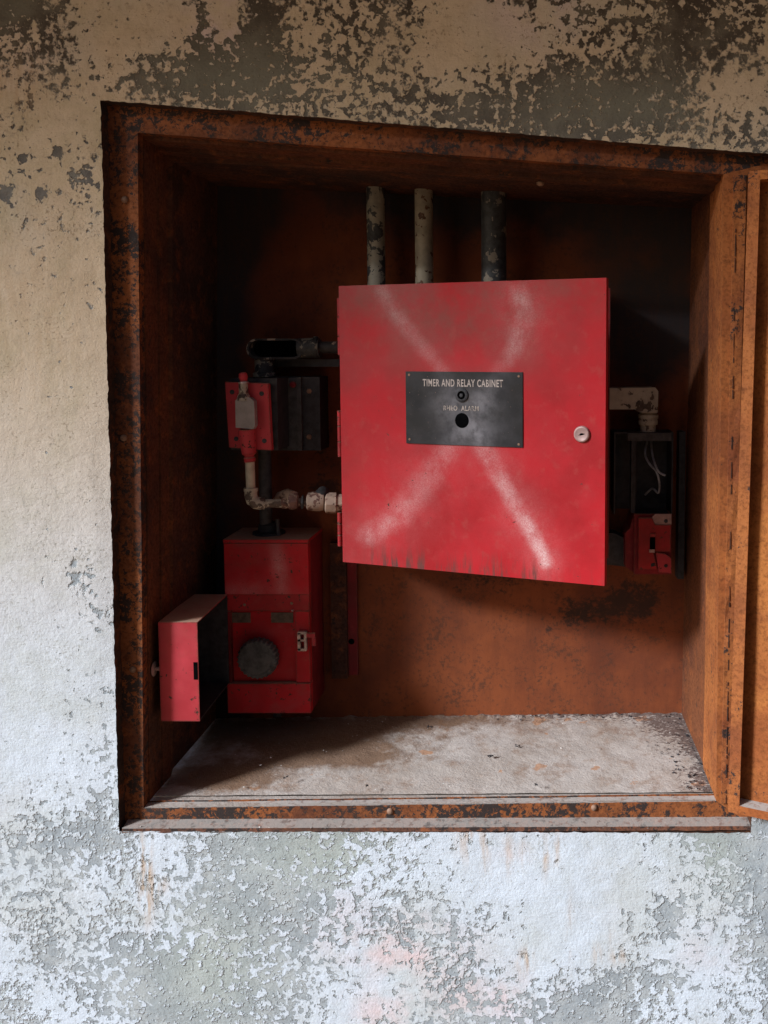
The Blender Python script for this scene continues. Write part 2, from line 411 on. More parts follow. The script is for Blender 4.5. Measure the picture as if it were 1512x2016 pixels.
# coarse map of how much paint has come off (columns every 100 px, rows at the listed y)
rows_y = [0, 60, 120, 170, 215, 260, 320, 420, 600, 850, 1000, 1150, 1350, 1520, 1600, 1660, 1720, 1780, 1830, 1880, 1930, 1980, 2030]
dens = [
 [.90,.75,.42,.30,.55,.82,.62,.70,.66,.25,.60,.70,.60,.80,.85,.70],
 [.85,.70,.42,.36,.55,.72,.62,.66,.60,.34,.42,.62,.66,.75,.88,.62],
 [.66,.72,.50,.68,.82,.78,.60,.66,.50,.38,.42,.72,.72,.86,.78,.55],
 [.46,.60,.50,.80,.96,.90,.62,.62,.66,.66,.80,.96,.98,.96,.62,.45],
 [.40,.34,.20,.50,.72,.80,.70,.62,.78,.90,.96,1.0,1.0,.96,.62,.55],
 [.46,.36,.36,.3,.3,.3,.5,.5,.55,.72,.82,.90,.80,.74,.60,.80],
 [.42,.42,.52,.3,.3,.3,.3,.3,.3,.3,.5,.5,.5,.5,.5,.5],
 [.42,.40,.46,.3,.3,.3,.3,.3,.3,.3,.3,.3,.3,.3,.5,.5],
 [.24,.30,.28,.3,.3,.3,.3,.3,.3,.3,.3,.3,.3,.3,.5,.5],
 [.12,.20,.22,.3,.3,.3,.3,.3,.3,.3,.3,.3,.3,.3,.5,.5],
 [.02,.12,.22,.3,.3,.3,.3,.3,.3,.3,.3,.3,.3,.3,.5,.5],
 [.02,.22,.36,.3,.3,.3,.3,.3,.3,.3,.3,.3,.3,.3,.5,.5],
 [.04,.20,.40,.3,.3,.3,.3,.3,.3,.3,.3,.3,.3,.3,.5,.5],
 [.20,.32,.62,.3,.3,.3,.3,.3,.3,.3,.3,.3,.3,.3,.6,.6],
 [.40,.55,.80,.6,.6,.6,.6,.6,.6,.6,.6,.6,.6,.6,.7,.8],
 [.62,.88,.88,.55,.80,.92,.95,.80,.50,.42,.28,.30,.40,.42,.85,.95],
 [.62,.72,.60,.60,.78,.95,.88,.55,.50,.42,.26,.34,.25,.30,.72,.96],
 [.60,.62,.55,.62,.80,.86,.85,.55,.72,.52,.36,.20,.20,.52,.58,.92],
 [.55,.60,.66,.62,.72,.88,.78,.60,.74,.66,.44,.20,.30,.62,.42,.90],
 [.50,.62,.80,.86,.88,.80,.72,.40,.55,.66,.40,.34,.48,.52,.40,.86],
 [.62,.60,.74,.95,.98,.80,.74,.36,.50,.74,.46,.62,.66,.66,.42,.72],
 [.84,.50,.66,.98,.98,.74,.70,.36,.56,.76,.60,.90,.94,.55,.46,.62],
 [.90,.50,.60,.98,.98,.74,.66,.36,.66,.80,.70,.95,.95,.50,.46,.62]]
D = np.array(dens); xs = np.arange(16)*100.0+6; ry = np.array(rows_y, float)
def samp(px, py):
    fx = np.clip((px-xs[0])/100.0, 0, 14.999); ix = fx.astype(int); tx = fx-ix
    iy = np.clip(np.searchsorted(ry, py)-1, 0, len(ry)-2); ty = np.clip((py-ry[iy])/(ry[iy+1]-ry[iy]), 0, 1)
    return (D[iy,ix]*(1-tx)+D[iy,ix+1]*tx)*(1-ty)+(D[iy+1,ix]*(1-tx)+D[iy+1,ix+1]*tx)*ty
def G(cx, cy, rx, ry_=None):
    ry_ = ry_ or rx; return np.exp(-((PX-cx)/rx)**2-((PY-cy)/ry_)**2)
peel = samp(PX, PY)
rg = np.random.RandomState(3)
for (cx, cy, rx, ryy, a) in [(395,50,22,70,.5),(520,60,32,70,.55),(20,10,70,28,.4),(215,80,60,60,-.12),(330,40,60,40,-.25),(450,30,36,40,-.45),
        (980,70,90,40,-.25),(1340,60,45,60,.2),(1445,170,40,40,-.35),(430,150,150,34,.15),(80,378,14,14,.75),(112,298,13,11,.75),(45,312,11,9,.7),
        (12,380,18,22,.7),(60,205,10,16,.5),(170,345,16,22,.45),(145,355,10,26,.4),(330,1690,70,50,-.15),(95,1885,22,26,.4),(1240,1810,20,22,.6),(1320,1800,30,30,.55),
        (1400,1620,80,30,.3),(1130,1760,110,120,-.15),(1300,1930,120,25,.2),(88,1045,10,10,.6),(85,1140,12,8,.5),(160,1120,30,40,.35),(190,1180,26,60,.2)]:
    peel = peel + a*G(cx, cy, rx, ryy)
peel = np.clip(peel, 0, 1.15)
mold = 1/(1+np.exp((PY-560)/150.0)); mold = np.clip(mold, 0, 1)
cream = 1/(1+np.exp((PY-1040)/150.0));  # warm bounce light tinted into the upper wall paint, along with tan staining
pink = np.clip(G(430,45,60,50)+.7*G(1050,15,80)+.55*G(40,90,60)+1.1*G(800,1865,110,50)+.8*G(960,1965,110,50)+.8*G(760,1995,80,40)+.35*G(640,1800,80,60)+.3*G(1400,1870,70,50)+.5*G(1010,1680,30,25), 0, 1)
rust = 1.0*G(286,1700,11,85)+.9*G(292,1760,14,50)+.6*G(320,1745,12,16)+.8*G(920,1650,20,40)+.7*G(955,1670,10,55)+1.0*G(1031,1675,7,26)+1.2*G(1071,1680,8,36)+.8*G(1095,1665,10,35)+.6*G(1000,1680,10,40)+1.0*G(1034,1893,15,22)+.8*G(1175,1880,9,18)+.9*G(1218,1884,14,14)+.5*G(1205,1845,5,18)+.5*G(1123,1830,6,60)+.55*G(30,170,50,60)+.25*G(60,600,160,200)
green = np.clip(G(480,150,200,80)+G(1250,205,260,60)+.9*G(640,1680,160,70)+.8*G(1400,1680,60,80)+.6*G(20,10,60,30)+.8*G(420,1900,120,120), 0, 1)
# small relief of the plaster and ragged arrises
pn = np.zeros(U.shape)
for j in range(NV):
    for i in range(NU):
        x, y, z = pos[j, i]
        pn[j, i] = mn.noise((x*9, z*9, 1.0))*.0016 + mn.noise((x*2.2, z*2.2, 5.0))*.004
edge_fade = np.minimum(np.maximum(np.abs(U-Uc), np.abs(V-Vc))*40, 1)
pos[..., 1] += pn*edge_fade
onring = ((np.abs(U*(U-1)) < 1e-9) & (V >= -1e-9) & (V <= 1+1e-9)) | ((np.abs(V*(V-1)) < 1e-9) & (U >= -1e-9) & (U <= 1+1e-9))
for j, i in zip(*np.nonzero(onring)):
    x, y, z = pos[j, i]
    r = mn.noise((x*60, z*60, 2.0))*.0016 + mn.noise((x*180, z*180, 3.0))*.0010
    top = -1 if vsr[j] < .5 else 1
    if abs(us[i]) < 1e-9 or abs(us[i]-1) < 1e-9: pos[j, i, 0] += r
    if abs(vsr[j]) < 1e-9 or abs(vsr[j]-1) < 1e-9: pos[j, i, 2] += r
idx = np.arange(NU*NV).reshape(NV, NU)
inside = np.zeros((NV-1, NU-1), bool)
cu = (us[:-1]+us[1:])/2; cv = (vsr[:-1]+vsr[1:])/2
inside = (cv[:, None] > 0) & (cv[:, None] < 1) & (cu[None, :] > 0) & (cu[None, :] < 1)
fj, fi = np.nonzero(~inside)
faces = np.stack([idx[fj, fi], idx[fj, fi+1], idx[fj+1, fi+1], idx[fj+1, fi]], 1)
verts = pos.reshape(-1, 3).tolist(); fl = faces.tolist()
# reveal going back from the ring
i0 = int(np.argmin(np.abs(us))); i1 = int(np.argmin(np.abs(us-1))); j0 = int(np.argmin(np.abs(vsr))); j1 = int(np.argmin(np.abs(vsr-1)))
loop = [(j0, i) for i in range(i0, i1)] + [(j, i1) for j in range(j0, j1)] + [(j1, i) for i in range(i1, i0, -1)] + [(j, i0) for j in range(j1, j0, -1)]
base = len(verts); extra = []
for (j, i) in loop:
    x, y, z = pos[j, i]; verts.append([x, WY+.004, z]); extra.append((j, i))
n = len(loop)
for k in range(n):
    a = int(idx[loop[k]]); b = int(idx[loop[(k+1) % n]])
    fl.append([b, a, base+k, base+(k+1) % n])
me = bpy.data.meshes.new('plaster_wall'); me.from_pydata(verts, [], fl); me.update()
def addattr(name, arr):
    ex = np.array([arr[j, i] for j, i in extra]); at = me.attributes.new(name, 'FLOAT', 'POINT')
    at.data.foreach_set('value', np.concatenate([arr.reshape(-1), ex]).astype(np.float32))
for nm, ar in (('peel', peel), ('mold', mold), ('cream', cream), ('pink', pink), ('rust', np.clip(rust, 0, 1)), ('green', green)): addattr(nm, ar)
for p in me.polygons: p.use_smooth = True
me.set_sharp_from_angle(angle=R(40)); me.materials.append(M['plaster']); me.materials.append(M['edge'])
for p in me.polygons[len(faces):]: p.material_index = 1
wall = bpy.data.objects.new('plaster_wall', me); scene.collection.objects.link(wall)
tag(wall, 'weathered plaster wall with flaking white paint around the rusty steel niche', 'wall')
# delete unused inner verts
bmw = bmesh.new(); bmw.from_mesh(me); bmesh.ops.delete(bmw, geom=[v for v in bmw.verts if not v.link_faces], context='VERTS'); bmw.to_mesh(me); bmw.free()

# ------------------------------------------------------------------ recessed steel cabinet
NL = P(850, 1600, .1)
niche = thing('recessed_steel_cabinet', 'rusty recessed steel cabinet set in the plaster wall with its door swung open', 'cabinet', (NL.x, .1, NL.z))
F0 = [P(241,1630,WY), P(1482,1626,WY), P(1564,309,WY), P(208,202,WY)]     # BL BR TR TL
F1 = [P(283,1591,WY), P(1410,1577,WY), P(1425,343,WY), P(271,261,WY)]
BKY = .33
BK = [P(425,1415,BKY), P(1342,1405,BKY), P(1362,410,BKY), P(428,366,BKY)]
def inset(c, l, t, r, b, Y):
    return [Vector((c[0].x+l, Y, c[0].z+b)), Vector((c[1].x-r, Y, c[1].z+b)), Vector((c[2].x-r, Y, c[2].z-t)), Vector((c[3].x+l, Y, c[3].z-t))]
FR = [Vector((v.x, WY+.05, v.z)) for v in F0]
SH = [Vector((v.x, .12, v.z)) for v in BK]
rings = [[Vector((a.x, WY+.02, a.z)) for a in F0], F0, F1, inset(F1,0,0,0,0,WY+.018), inset(F1,.002,.006,.0005,.003,WY+.018),
         inset(F1,.002,.006,.0005,.003,.085), inset(F1,.005,.013,.001,.006,.085), inset(F1,.005,.013,.001,.006,.119), SH]
def side(name, i, j, mat, skip=()):
    bm = bmesh.new(); NS = 24; rows = []
    for ri, r in enumerate(rings if name != 'sill' else rings[:5]):
        a, b = r[i], r[j]; row = []
        for s in range(NS+1):
            p = a.lerp(b, s/NS)
            wob = mn.noise((p.x*14+ri*3, p.z*14, 4.0))*(.0009 if ri < 5 else 0)
            if 0 < s < NS: p = p + Vector((wob if abs((b-a).z) > .3 else 0, 0, wob if abs((b-a).x) > .3 else 0))
            row.append(bm.verts.new(p))
        rows.append(row)
    for A, B in zip(rows, rows[1:]):
        for s in range(NS):
            try: bm.faces.new((A[s], A[s+1], B[s+1], B[s]))
            except ValueError: pass
    o = mk(name, bm, mat, niche, smooth=True)
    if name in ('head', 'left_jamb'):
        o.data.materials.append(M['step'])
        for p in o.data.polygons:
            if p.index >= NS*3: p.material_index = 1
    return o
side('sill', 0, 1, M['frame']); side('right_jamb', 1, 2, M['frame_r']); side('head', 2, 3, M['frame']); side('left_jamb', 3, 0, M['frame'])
for o_ in list(scene.objects):
    if o_.name in ('right_jamb', 'left_jamb'): o_.name = 'jamb'
# plaster reveal meets steel liner: a thin dusty ledge plate on the bottom with a rusted edge
bm = bmesh.new()
NS = 60; prof = []
A0, A1 = P(240,1634,0), P(1478,1634,0)
for s in range(NS+1):
    t = s/NS; x = A0.x+(A1.x-A0.x)*t; z = P(700,1632,0).z*(1-t)+P(700,1627,0).z*t
    wv = mn.noise((x*40, 3, 0))*.0012
    prof.append([bm.verts.new(p) for p in ((x, WY+.003, z+.0045+wv), (x, .001+wv, z), (x, .000+wv, z-.0065+wv), (x, WY, z-.006))])
for a, b in zip(prof, prof[1:]):
    for c in range(3): bm.faces.new((a[c], b[c], b[c+1], a[c+1]))
mk('sill_ledge', bm, M['ledge'], niche, smooth=True)
# liner panels
def quadgrid(bm, c, nu, nv): return gridmesh(bm, nu, nv, lambda u, v: c[0].lerp(c[1], u).lerp(c[3].lerp(c[2], u), v))
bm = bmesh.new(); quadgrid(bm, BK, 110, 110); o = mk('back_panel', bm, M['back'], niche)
at = o.data.attributes.new('soot', 'FLOAT', 'POINT'); vals = []; dark_vals = []
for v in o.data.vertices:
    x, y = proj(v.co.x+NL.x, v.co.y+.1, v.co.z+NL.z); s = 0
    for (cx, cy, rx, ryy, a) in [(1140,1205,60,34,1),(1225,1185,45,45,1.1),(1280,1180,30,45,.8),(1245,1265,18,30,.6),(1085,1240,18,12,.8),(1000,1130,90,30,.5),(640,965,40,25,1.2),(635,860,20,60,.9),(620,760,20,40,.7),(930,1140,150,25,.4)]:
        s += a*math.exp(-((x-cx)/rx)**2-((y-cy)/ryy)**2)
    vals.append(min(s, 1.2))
    dark_vals.append(1/(1+math.exp((y-470)/60))*(1-.3*math.exp(-((x-600)/110)**2)) + .9*math.exp(-((x-1280)/140)**2-((y-650)/150)**2) + .8/(1+math.exp((x-500)/25)))  # darker zones: along the top, down the left, right of the cabinet
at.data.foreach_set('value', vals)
at = o.data.attributes.new('dark_zone', 'FLOAT', 'POINT'); at.data.foreach_set('value', dark_vals)
def pan(name, i, j, mat, nu=24, nv=14):
    bm = bmesh.new(); quadgrid(bm, [SH[i], SH[j], BK[j], BK[i]], nu, nv); return mk(name, bm, mat, niche)
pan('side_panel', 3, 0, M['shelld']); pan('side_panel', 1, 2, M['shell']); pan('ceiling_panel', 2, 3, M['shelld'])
# floor panel, with a seam lip near the front
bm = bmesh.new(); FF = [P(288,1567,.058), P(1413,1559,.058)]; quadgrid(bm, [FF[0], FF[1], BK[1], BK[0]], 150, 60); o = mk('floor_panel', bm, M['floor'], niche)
at = o.data.attributes.new('dirt', 'FLOAT', 'POINT'); vals = []; bro = []
for v in o.data.vertices:
    X, Y, Z = v.co.x+NL.x, v.co.y+.1, v.co.z+NL.z; px, py = proj(X, Y, Z)
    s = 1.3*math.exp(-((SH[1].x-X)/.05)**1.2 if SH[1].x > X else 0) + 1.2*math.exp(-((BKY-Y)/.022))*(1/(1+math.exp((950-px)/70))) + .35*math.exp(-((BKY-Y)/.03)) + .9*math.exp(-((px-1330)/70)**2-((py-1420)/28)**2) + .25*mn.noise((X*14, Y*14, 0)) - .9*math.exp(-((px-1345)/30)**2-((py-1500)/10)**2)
    v.co.z += mn.noise((X*30, Y*30, 0))*.0012 + .004*math.exp(-((BKY-Y)/.02))*abs(mn.noise((X*60, Y*60, 3)))*2
    vals.append(max(-.2, min(s, 1.3)))
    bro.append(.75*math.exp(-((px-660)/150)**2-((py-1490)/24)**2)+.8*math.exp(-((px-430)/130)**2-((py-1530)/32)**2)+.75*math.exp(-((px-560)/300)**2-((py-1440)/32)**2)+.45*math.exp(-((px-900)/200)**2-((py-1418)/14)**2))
at.data.foreach_set('value', vals)
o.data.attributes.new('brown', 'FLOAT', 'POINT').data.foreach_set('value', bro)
for p in o.data.polygons: p.use_smooth = True
# dusty strip of the sill in front of the floor
bm = bmesh.new(); s0 = inset(F1,.002,0,.002,.0006,WY+.001); s1 = [FF[0]+Vector((0,.0,-.002)), FF[1]+Vector((0,.0,-.002))]
gridmesh(bm, 120, 10, lambda u, v: s0[0].lerp(s0[1], u).lerp(s1[0].lerp(s1[1], u), v) + Vector((0,0, .0006*mn.noise((u*90, v*9, 0)))))
o = mk('sill_strip', bm, M['floor'], niche, smooth='all')
at = o.data.attributes.new('dirt', 'FLOAT', 'POINT')
at.data.foreach_set('value', [.15+.3*mn.noise((v.co.x*20, v.co.y*20, 0)) for v in o.data.vertices])
# screws and bolts on the frame
for (px, py, r) in [(246,393,.0042),(244,862,.0042),(262,1318,.0042),(768,1597,.0042),(1170,1590,.0042)]:
    bm = bmesh.new(); p = P(px, py, WY); lathe(bm, p, (0,-1,0), [(0,r*1.3),(.001,r*1.3),(.003,r),(.004,r*.5),(.0042,0)], 14); mk('screw', bm, M['bolt'], niche, smooth=True)
bm = bmesh.new(); p = P(1064,359,.11); lathe(bm, p, (0,0,-1), [(0,.007),(.004,.006),(.006,.003),(.0062,0)], 14); mk('screw', bm, M['bolt'], niche, smooth=True)

# ---- the niche's own door, swung open to the right
ang = R(24)
hb = P(1433,1597,-.026); ht = P(1473,340,-.026)
dirv = Vector((math.cos(ang), -math.sin(ang), 0))
dp = Plane(Vector((hb.x, -.026, hb.z)), dirv)
H = ht.z-hb.z; lean = (ht.x-hb.x)/dirv.x*.92
def DP(s, z, n): return dp.at(s + lean*max(0, z)/H, z, n)
W = 1.02
def dbox(bm, s0, s1, z0, z1, n0, n1):
    hexa(bm, [DP(s0,z0,n1),DP(s1,z0,n1),DP(s1,z1,n1),DP(s0,z1,n1),DP(s0,z0,n0),DP(s1,z0,n0),DP(s1,z1,n0),DP(s0,z1,n0)])
bm = bmesh.new(); V_ = gridmesh(bm, 40, 60, lambda u, v: DP(u*W, v*H, -.026 + .003*mn.noise((u*3, v*4, 0)))); 
door = mk('door', bm, M['door'], niche, smooth='all')
bm = bmesh.new(); dbox(bm, 0, .0175, -.001, H+.001, -.003, 0.0); dbox(bm, 0, .0025, 0, H, -.028, -.003); mk('door_flange', bm, M['frame_r'], door, bevel=.0006)
bm = bmesh.new(); dbox(bm, W-.0175, W, -.001, H+.001, -.003, 0.0); dbox(bm, W-.0025, W, 0, H, -.028, -.003); mk('door_flange', bm, M['frame_r'], door, bevel=.0006)
bm = bmesh.new(); dbox(bm, .0176, W-.0176, -.001, .0125, -.003, .0); dbox(bm, .003, W-.003, .004, .0124, -.028, -.003); mk('door_flange', bm, M['door'], door, bevel=.0006)
bm = bmesh.new(); dbox(bm, .0176, W-.0176, H-.0125, H+.001, -.003, .0); dbox(bm, .003, W-.003, H-.0124, H-.004, -.028, -.003); mk('door_flange', bm, M['door'], door, bevel=.0006)
# jamb face strips between niche and door: raised stop with a weld line
bm = bmesh.new()
a0, a1 = P(1420,1582,WY-.004), P(1445,345,WY-.004)
b0, b1 = P(1437,1582,WY-.004), P(1470,345,WY-.004)
gridmesh(bm, 2, 40, lambda u, v: a0.lerp(a1, v).lerp(b0.lerp(b1, v), u) + Vector((0, .002*mn.noise((0, v*20, u*2)), 0)))
g = bmesh.ops.extrude_face_region(bm, geom=bm.faces[:]); bmesh.ops.translate(bm, verts=[e for e in g['geom'] if isinstance(e, bmesh.types.BMVert)], vec=(0,.0038,0))
mk('hinge_leaf', bm, mat_rust('marked_jamb_steel', (.34,.115,.032), (.20,.055,.020), black=.42, streak=True), niche)

g0, g1 = P(1429,1582,WY-.0045), P(1450,347,WY-.0045); zc = 0.0
while zc < .97:
    ln = random.uniform(.004, .035); z2 = min(.98, zc+ln); bm = bmesh.new()
    a_ = g0.lerp(g1, zc); b_ = g0.lerp(g1, z2); wd = random.uniform(.0004, .0010)
    hexa(bm, [(a_.x-wd,WY-.0052,a_.z),(a_.x+wd,WY-.0052,a_.z),(b_.x+wd*.7,WY-.0052,b_.z),(b_.x-wd*.7,WY-.0052,b_.z),(a_.x-wd,WY-.001,a_.z),(a_.x+wd,WY-.001,a_.z),(b_.x+wd,WY-.001,b_.z),(b_.x-wd,WY-.001,b_.z)])
    mk('weld_bead', bm, M['edge'], niche); zc = z2+random.choice([.003, .01, .02, .06])

# ------------------------------------------------------------------ timer and relay cabinet
tl, bl = P(668,562,.19), P(675,1105,.19); hl = tl.z-bl.z
# find the depth at which the free edge has the same height
best = min((abs((P(1190,548,y).z-P(1190,1155,y).z)-hl), y) for y in [i*.001-.05 for i in range(200)])[1]
tr, br = P(1190,548,best), P(1190,1155,best)
print('door free edge Y', best, 'widths', (tr-tl).length, 'ztop', tl.z, tr.z, 'zbot', bl.z, br.z, 'x', tl.x, bl.x)
tc = thing('timer_relay_cabinet', 'red timer and relay cabinet with a sprayed cross, its door ajar', 'cabinet', (bl.x+.22, BKY, bl.z))
o3 = Vector((bl.x, .19, (bl.z+br.z)/2)); tp = Plane(o3, (br.x-bl.x, br.y-.19, 0)); TW = math.hypot(br.x-bl.x, br.y-.19)
TH = ((tl.z+tr.z)-(bl.z+br.z))/2
bm = bmesh.new(); th = .0012
box(bm, bl.x+.004, bl.x+TW-.006, .196, BKY-.002, bl.z+.004, bl.z+TH-.004)
mk('body', bm, M['red_dark'], tc, bevel=.0015)
strokes = [([(752,572),(775,612),(818,668),(862,720),(897,775),(925,830),(958,895),(1000,970),(1035,1030),(1062,1078),(1075,1108)], [15,16,16,17,18,19,20,17,16,14,13],[.24,.26,.20,.18,.22,.26,.36,.46,.62,.76,.72]),
           ([(1022,572),(1030,625),(1015,680),(990,725),(950,780),(905,850),(868,905),(828,960),(780,1020),(725,1054)], [18,20,18,18,20,22,26,30,26,22],[.42,.52,.32,.16,.2,.26,.24,.24,.34,.34])]
def spray_at(px, py):
    s = 0
    for pts, wd, st in strokes:
        for k in range(len(pts)-1):
            (x0,y0),(x1,y1) = pts[k], pts[k+1]; dx, dy = x1-x0, y1-y0
            t = max(0, min(1, ((px-x0)*dx+(py-y0)*dy)/(dx*dx+dy*dy)))
            d = math.hypot(px-x0-t*dx, py-y0-t*dy); wv = wd[k]*(1-t)+wd[k+1]*t; a = st[k]*(1-t)+st[k+1]*t
            s = max(s, a*math.exp(-(d/wv)**2), a*.22*math.exp(-(d/(wv*2.6))**2))
    return s
def slab(pl, s0, s1, z0, z1, n, t, nu, nv, wob=0):
    bm = bmesh.new(); Vg = gridmesh(bm, nu, nv, lambda u, v: pl.at(s0+(s1-s0)*u, z0+(z1-z0)*v, n + wob*mn.noise((u*5, v*5, 1))*min(1, 14*min(u,v,1-u,1-v))))
    rim = Vg[0][:]+[r[-1] for r in Vg[1:]]+Vg[-1][-2::-1]+[Vg[j][0] for j in range(nv-1, 0, -1)]
    bk = [bm.verts.new(v.co - pl.n*t) for v in rim]
    m_ = len(rim)
    for k in range(m_): bm.faces.new((rim[(k+1)%m_], rim[k], bk[k], bk[(k+1)%m_]))
    bm.faces.new(bk); return bm
dbm = slab(tp, 0, TW, 0, TH, 0, .013, 130, 150, .0012)
tdoor = mk('door', dbm, M['red_spray'], tc, smooth=True)
tdoor['L'] = tc['L'][:]
Lv = Vector(tc['L'])
sp, gr, dr = [], [], []
for v in tdoor.data.vertices:
    c = v.co+Lv; px, py = proj(*c)
    sp.append(spray_at(px, py))
    g = .55*math.exp(-((py-560)/60)**2) + .75*math.exp(-((px-900)/190)**2-((py-640)/90)**2) + .35*math.exp(-((px-700)/60)**2-((py-600)/120)**2)+.28*math.exp(-((px-690)/50)**2-((py-980)/200)**2)  # header and roof shade painted as a brown tint over the upper door
    gr.append(min(g, .85)*.8)
    yb = 1105+(px-675)*.097; dr.append(math.exp(-((py-yb)/30)**2)*(1 if 730 < px < 1060 else .25))
for nm, vl in (('spray', sp), ('grime_shade', gr), ('drip', dr)):
    a_ = tdoor.data.attributes.new(nm, 'FLOAT', 'POINT'); a_.data.foreach_set('value', vl)
# little dents as raised scabs of paint
# nameplate with the two holes
s0, z1 = tp.px(798.5,731.5,.002); s1, z0 = tp.px(1029,878,.002); z0 = (tp.px(800,872,.002)[1]+tp.px(1029,882,.002)[1])/2; z1 = (tp.px(798,731,.002)[1]+tp.px(1027,733,.002)[1])/2
plate = mk('nameplate', slab(tp, s0, s1, z0, z1, .0022, .0021, 70, 44), M['plate'], tdoor)
a_ = plate.data.attributes.new('spray', 'FLOAT', 'POINT'); vals = []
for v in plate.data.vertices:
    px, py = proj(*(v.co+Lv)); s = spray_at(px, py)*.55
    s += .30*math.exp(-((px-930)/42)**2-((py-850)/28)**2)+.28*math.exp(-((px-945)/34)**2-((py-795)/30)**2)+.25*math.exp(-((px-880)/30)**2-((py-800)/30)**2)
    vals.append(min(s, .85))
a_.data.foreach_set('value', vals)
def ring_hole(px, py, ro, ri, name, deep, m1):
    s, z = tp.px(px, py, .003); bm = bmesh.new()
    lathe(bm, tp.at(s, z, .0020), tp.n, [(0,ro),(.0024,ro),(.0034,ro*.86),(.0034,ri),(.0008,ri*.96)], 32); o = mk(name, bm, m1, tdoor, smooth=True)
    bm = bmesh.new(); lathe(bm, tp.at(s, z, .0027), tp.n, [(0,ri*.985),(.0001,0)], 32); mk('hole', bm, M['black'], tdoor)
ring_hole(909,778,.0118,.0072,'bushing',0,M['dgrey'])
s, z = tp.px(909,828,.003); bm = bmesh.new(); lathe(bm, tp.at(s,z,.0022), tp.n, [(0,.0128),(.0006,.0124),(.0008,0)], 32); mk('hole', bm, M['black'], tdoor)
s, z = tp.px(906,775,.003); bm = bmesh.new(); lathe(bm, tp.at(s+.002,z-.003,.0029), tp.n, [(0,.0035),(.0012,.003),(.0016,0)], 16); mk('screw', bm, M['dgrey'], tdoor, smooth=True)
for (px, py) in ((805,738),(1021,741),(806,865),(1021,875)):
    s, z = tp.px(px, py, .003); bm = bmesh.new(); lathe(bm, tp.at(s,z,.0022), tp.n, [(0,.0022),(.0007,.0018),(.001,0)], 12); mk('rivet', bm, M['bolt'], tdoor, smooth=True)
# lock
s, z = tp.px(1145,855,.003); bm = bmesh.new()
lathe(bm, tp.at(s,z,0), tp.n, [(0,.0135),(.0022,.0135),(.0045,.0122),(.0052,.0105),(.0046,.0095),(.0046,0)], 36); lock = mk('lock', bm, M['pink'], tdoor, smooth=True)
bm = bmesh.new(); c = tp.at(s, z, .0048); a_, b_ = tp.s, tp.z
sl = [(-.0058,-.0016),(-.003,-.0003),(-.001,.0018),(.0012,.0020),(.0055,.0012),(.0058,.0004),(.002,-.0012),(-.001,-.0018)]
f_ = [bm.verts.new(c + a_*x + b_*y) for x, y in sl]; bm.faces.new(f_); mk('keyhole', bm, M['black'], tdoor)
# hinges
for (y0, y1) in ((586,700),(808,900),(1008,1076)):
    p0 = P(664,y1,.196); p1 = P(664,y0,.196); n_ = 3
    for k in range(n_):
        bm = bmesh.new(); z0_ = p0.z+(p1.z-p0.z)*k/n_+.0008; z1_ = p0.z+(p1.z-p0.z)*(k+1)/n_-.0008
        pipe(bm, (p0.x+.005, .197, z0_), (p0.x+.005, .197, z1_), .0042, 14); mk('hinge', bm, M['red_rough'], tc, smooth=True)
# raised lettering
def lettering(txt, px0, px1, pyb, pyt, m, name):
    cu_ = bpy.data.curves.new(name, 'FONT'); cu_.body = txt; cu_.size = 1; cu_.resolution_u = 3; cu_.offset = .02; cu_.space_character = 1.14
    ob = bpy.data.objects.new('tmp', cu_); scene.collection.objects.link(ob)
    dg = bpy.context.evaluated_depsgraph_get(); me_ = bpy.data.meshes.new_from_object(ob.evaluated_get(dg))
    bpy.data.objects.remove(ob); b2 = bmesh.new(); b2.from_mesh(me_); bpy.data.meshes.remove(me_)
    xs_ = [v.co.x for v in b2.verts]; ys_ = [v.co.y for v in b2.verts]
    X0, X1, Y0, Y1 = min(xs_), max(xs_), min(ys_), max(ys_)
    sa, za = tp.px(px0, pyb, .003); sb, _ = tp.px(px1, pyb, .003); _, zb = tp.px(px0, pyt, .003)
    for v in b2.verts:
        u_ = (v.co.x-X0)/(X1-X0); w_ = (v.co.y-Y0)/(Y1-Y0); v.co = tp.at(sa+(sb-sa)*u_, za+(zb-za)*w_, .00255)
    mk(name, b2, m, tdoor)
lettering('TIMER AND RELAY CABINET', 832, 990, 760.5, 746, M['letters'], 'lettering')
lettering('RHEO  ALARM', 873, 942, 808, 798, M['faint'], 'lettering')

# ------------------------------------------------------------------ ceiling conduits
def conduit(px, pyb, r_px, Y, mat, label):
    top = P(px, 378, Y); bot = P(px, 566, Y); r = r_px*(Y+1.35)/F
    cz = BK[2].z*.5+BK[3].z*.5 + .03
    t = thing('conduit_pipe', label, 'pipe', (top.x, Y, bot.z-.02), 'conduit pipes entering the red cabinet from above')
    bm = bmesh.new(); pipe(bm, (top.x, Y, tl.z-.006), (top.x, Y, cz), r, 32); mk('tube', bm, mat, t, smooth=True)
    bm = bmesh.new(); lathe(bm, (top.x, Y, tl.z-.004), (0,0,1), [(0,r*1.04),(0,r*1.32),(.009,r*1.32),(.010,r*1.04)], 6); mk('locknut', bm, M['dgrey'], t)
conduit(739, 560, 17.5, .275, M['conduit'], 'leftmost ceiling conduit pipe, cream paint flaked to dark metal at its foot')
conduit(834, 560, 17.5, .275, M['conduit2'], 'middle ceiling conduit pipe, pale cream paint with brown rust at its foot')
conduit(972, 555, 24.5, .270, M['conduit3'], 'thickest ceiling conduit pipe, mostly bare dark metal, right of the other two')

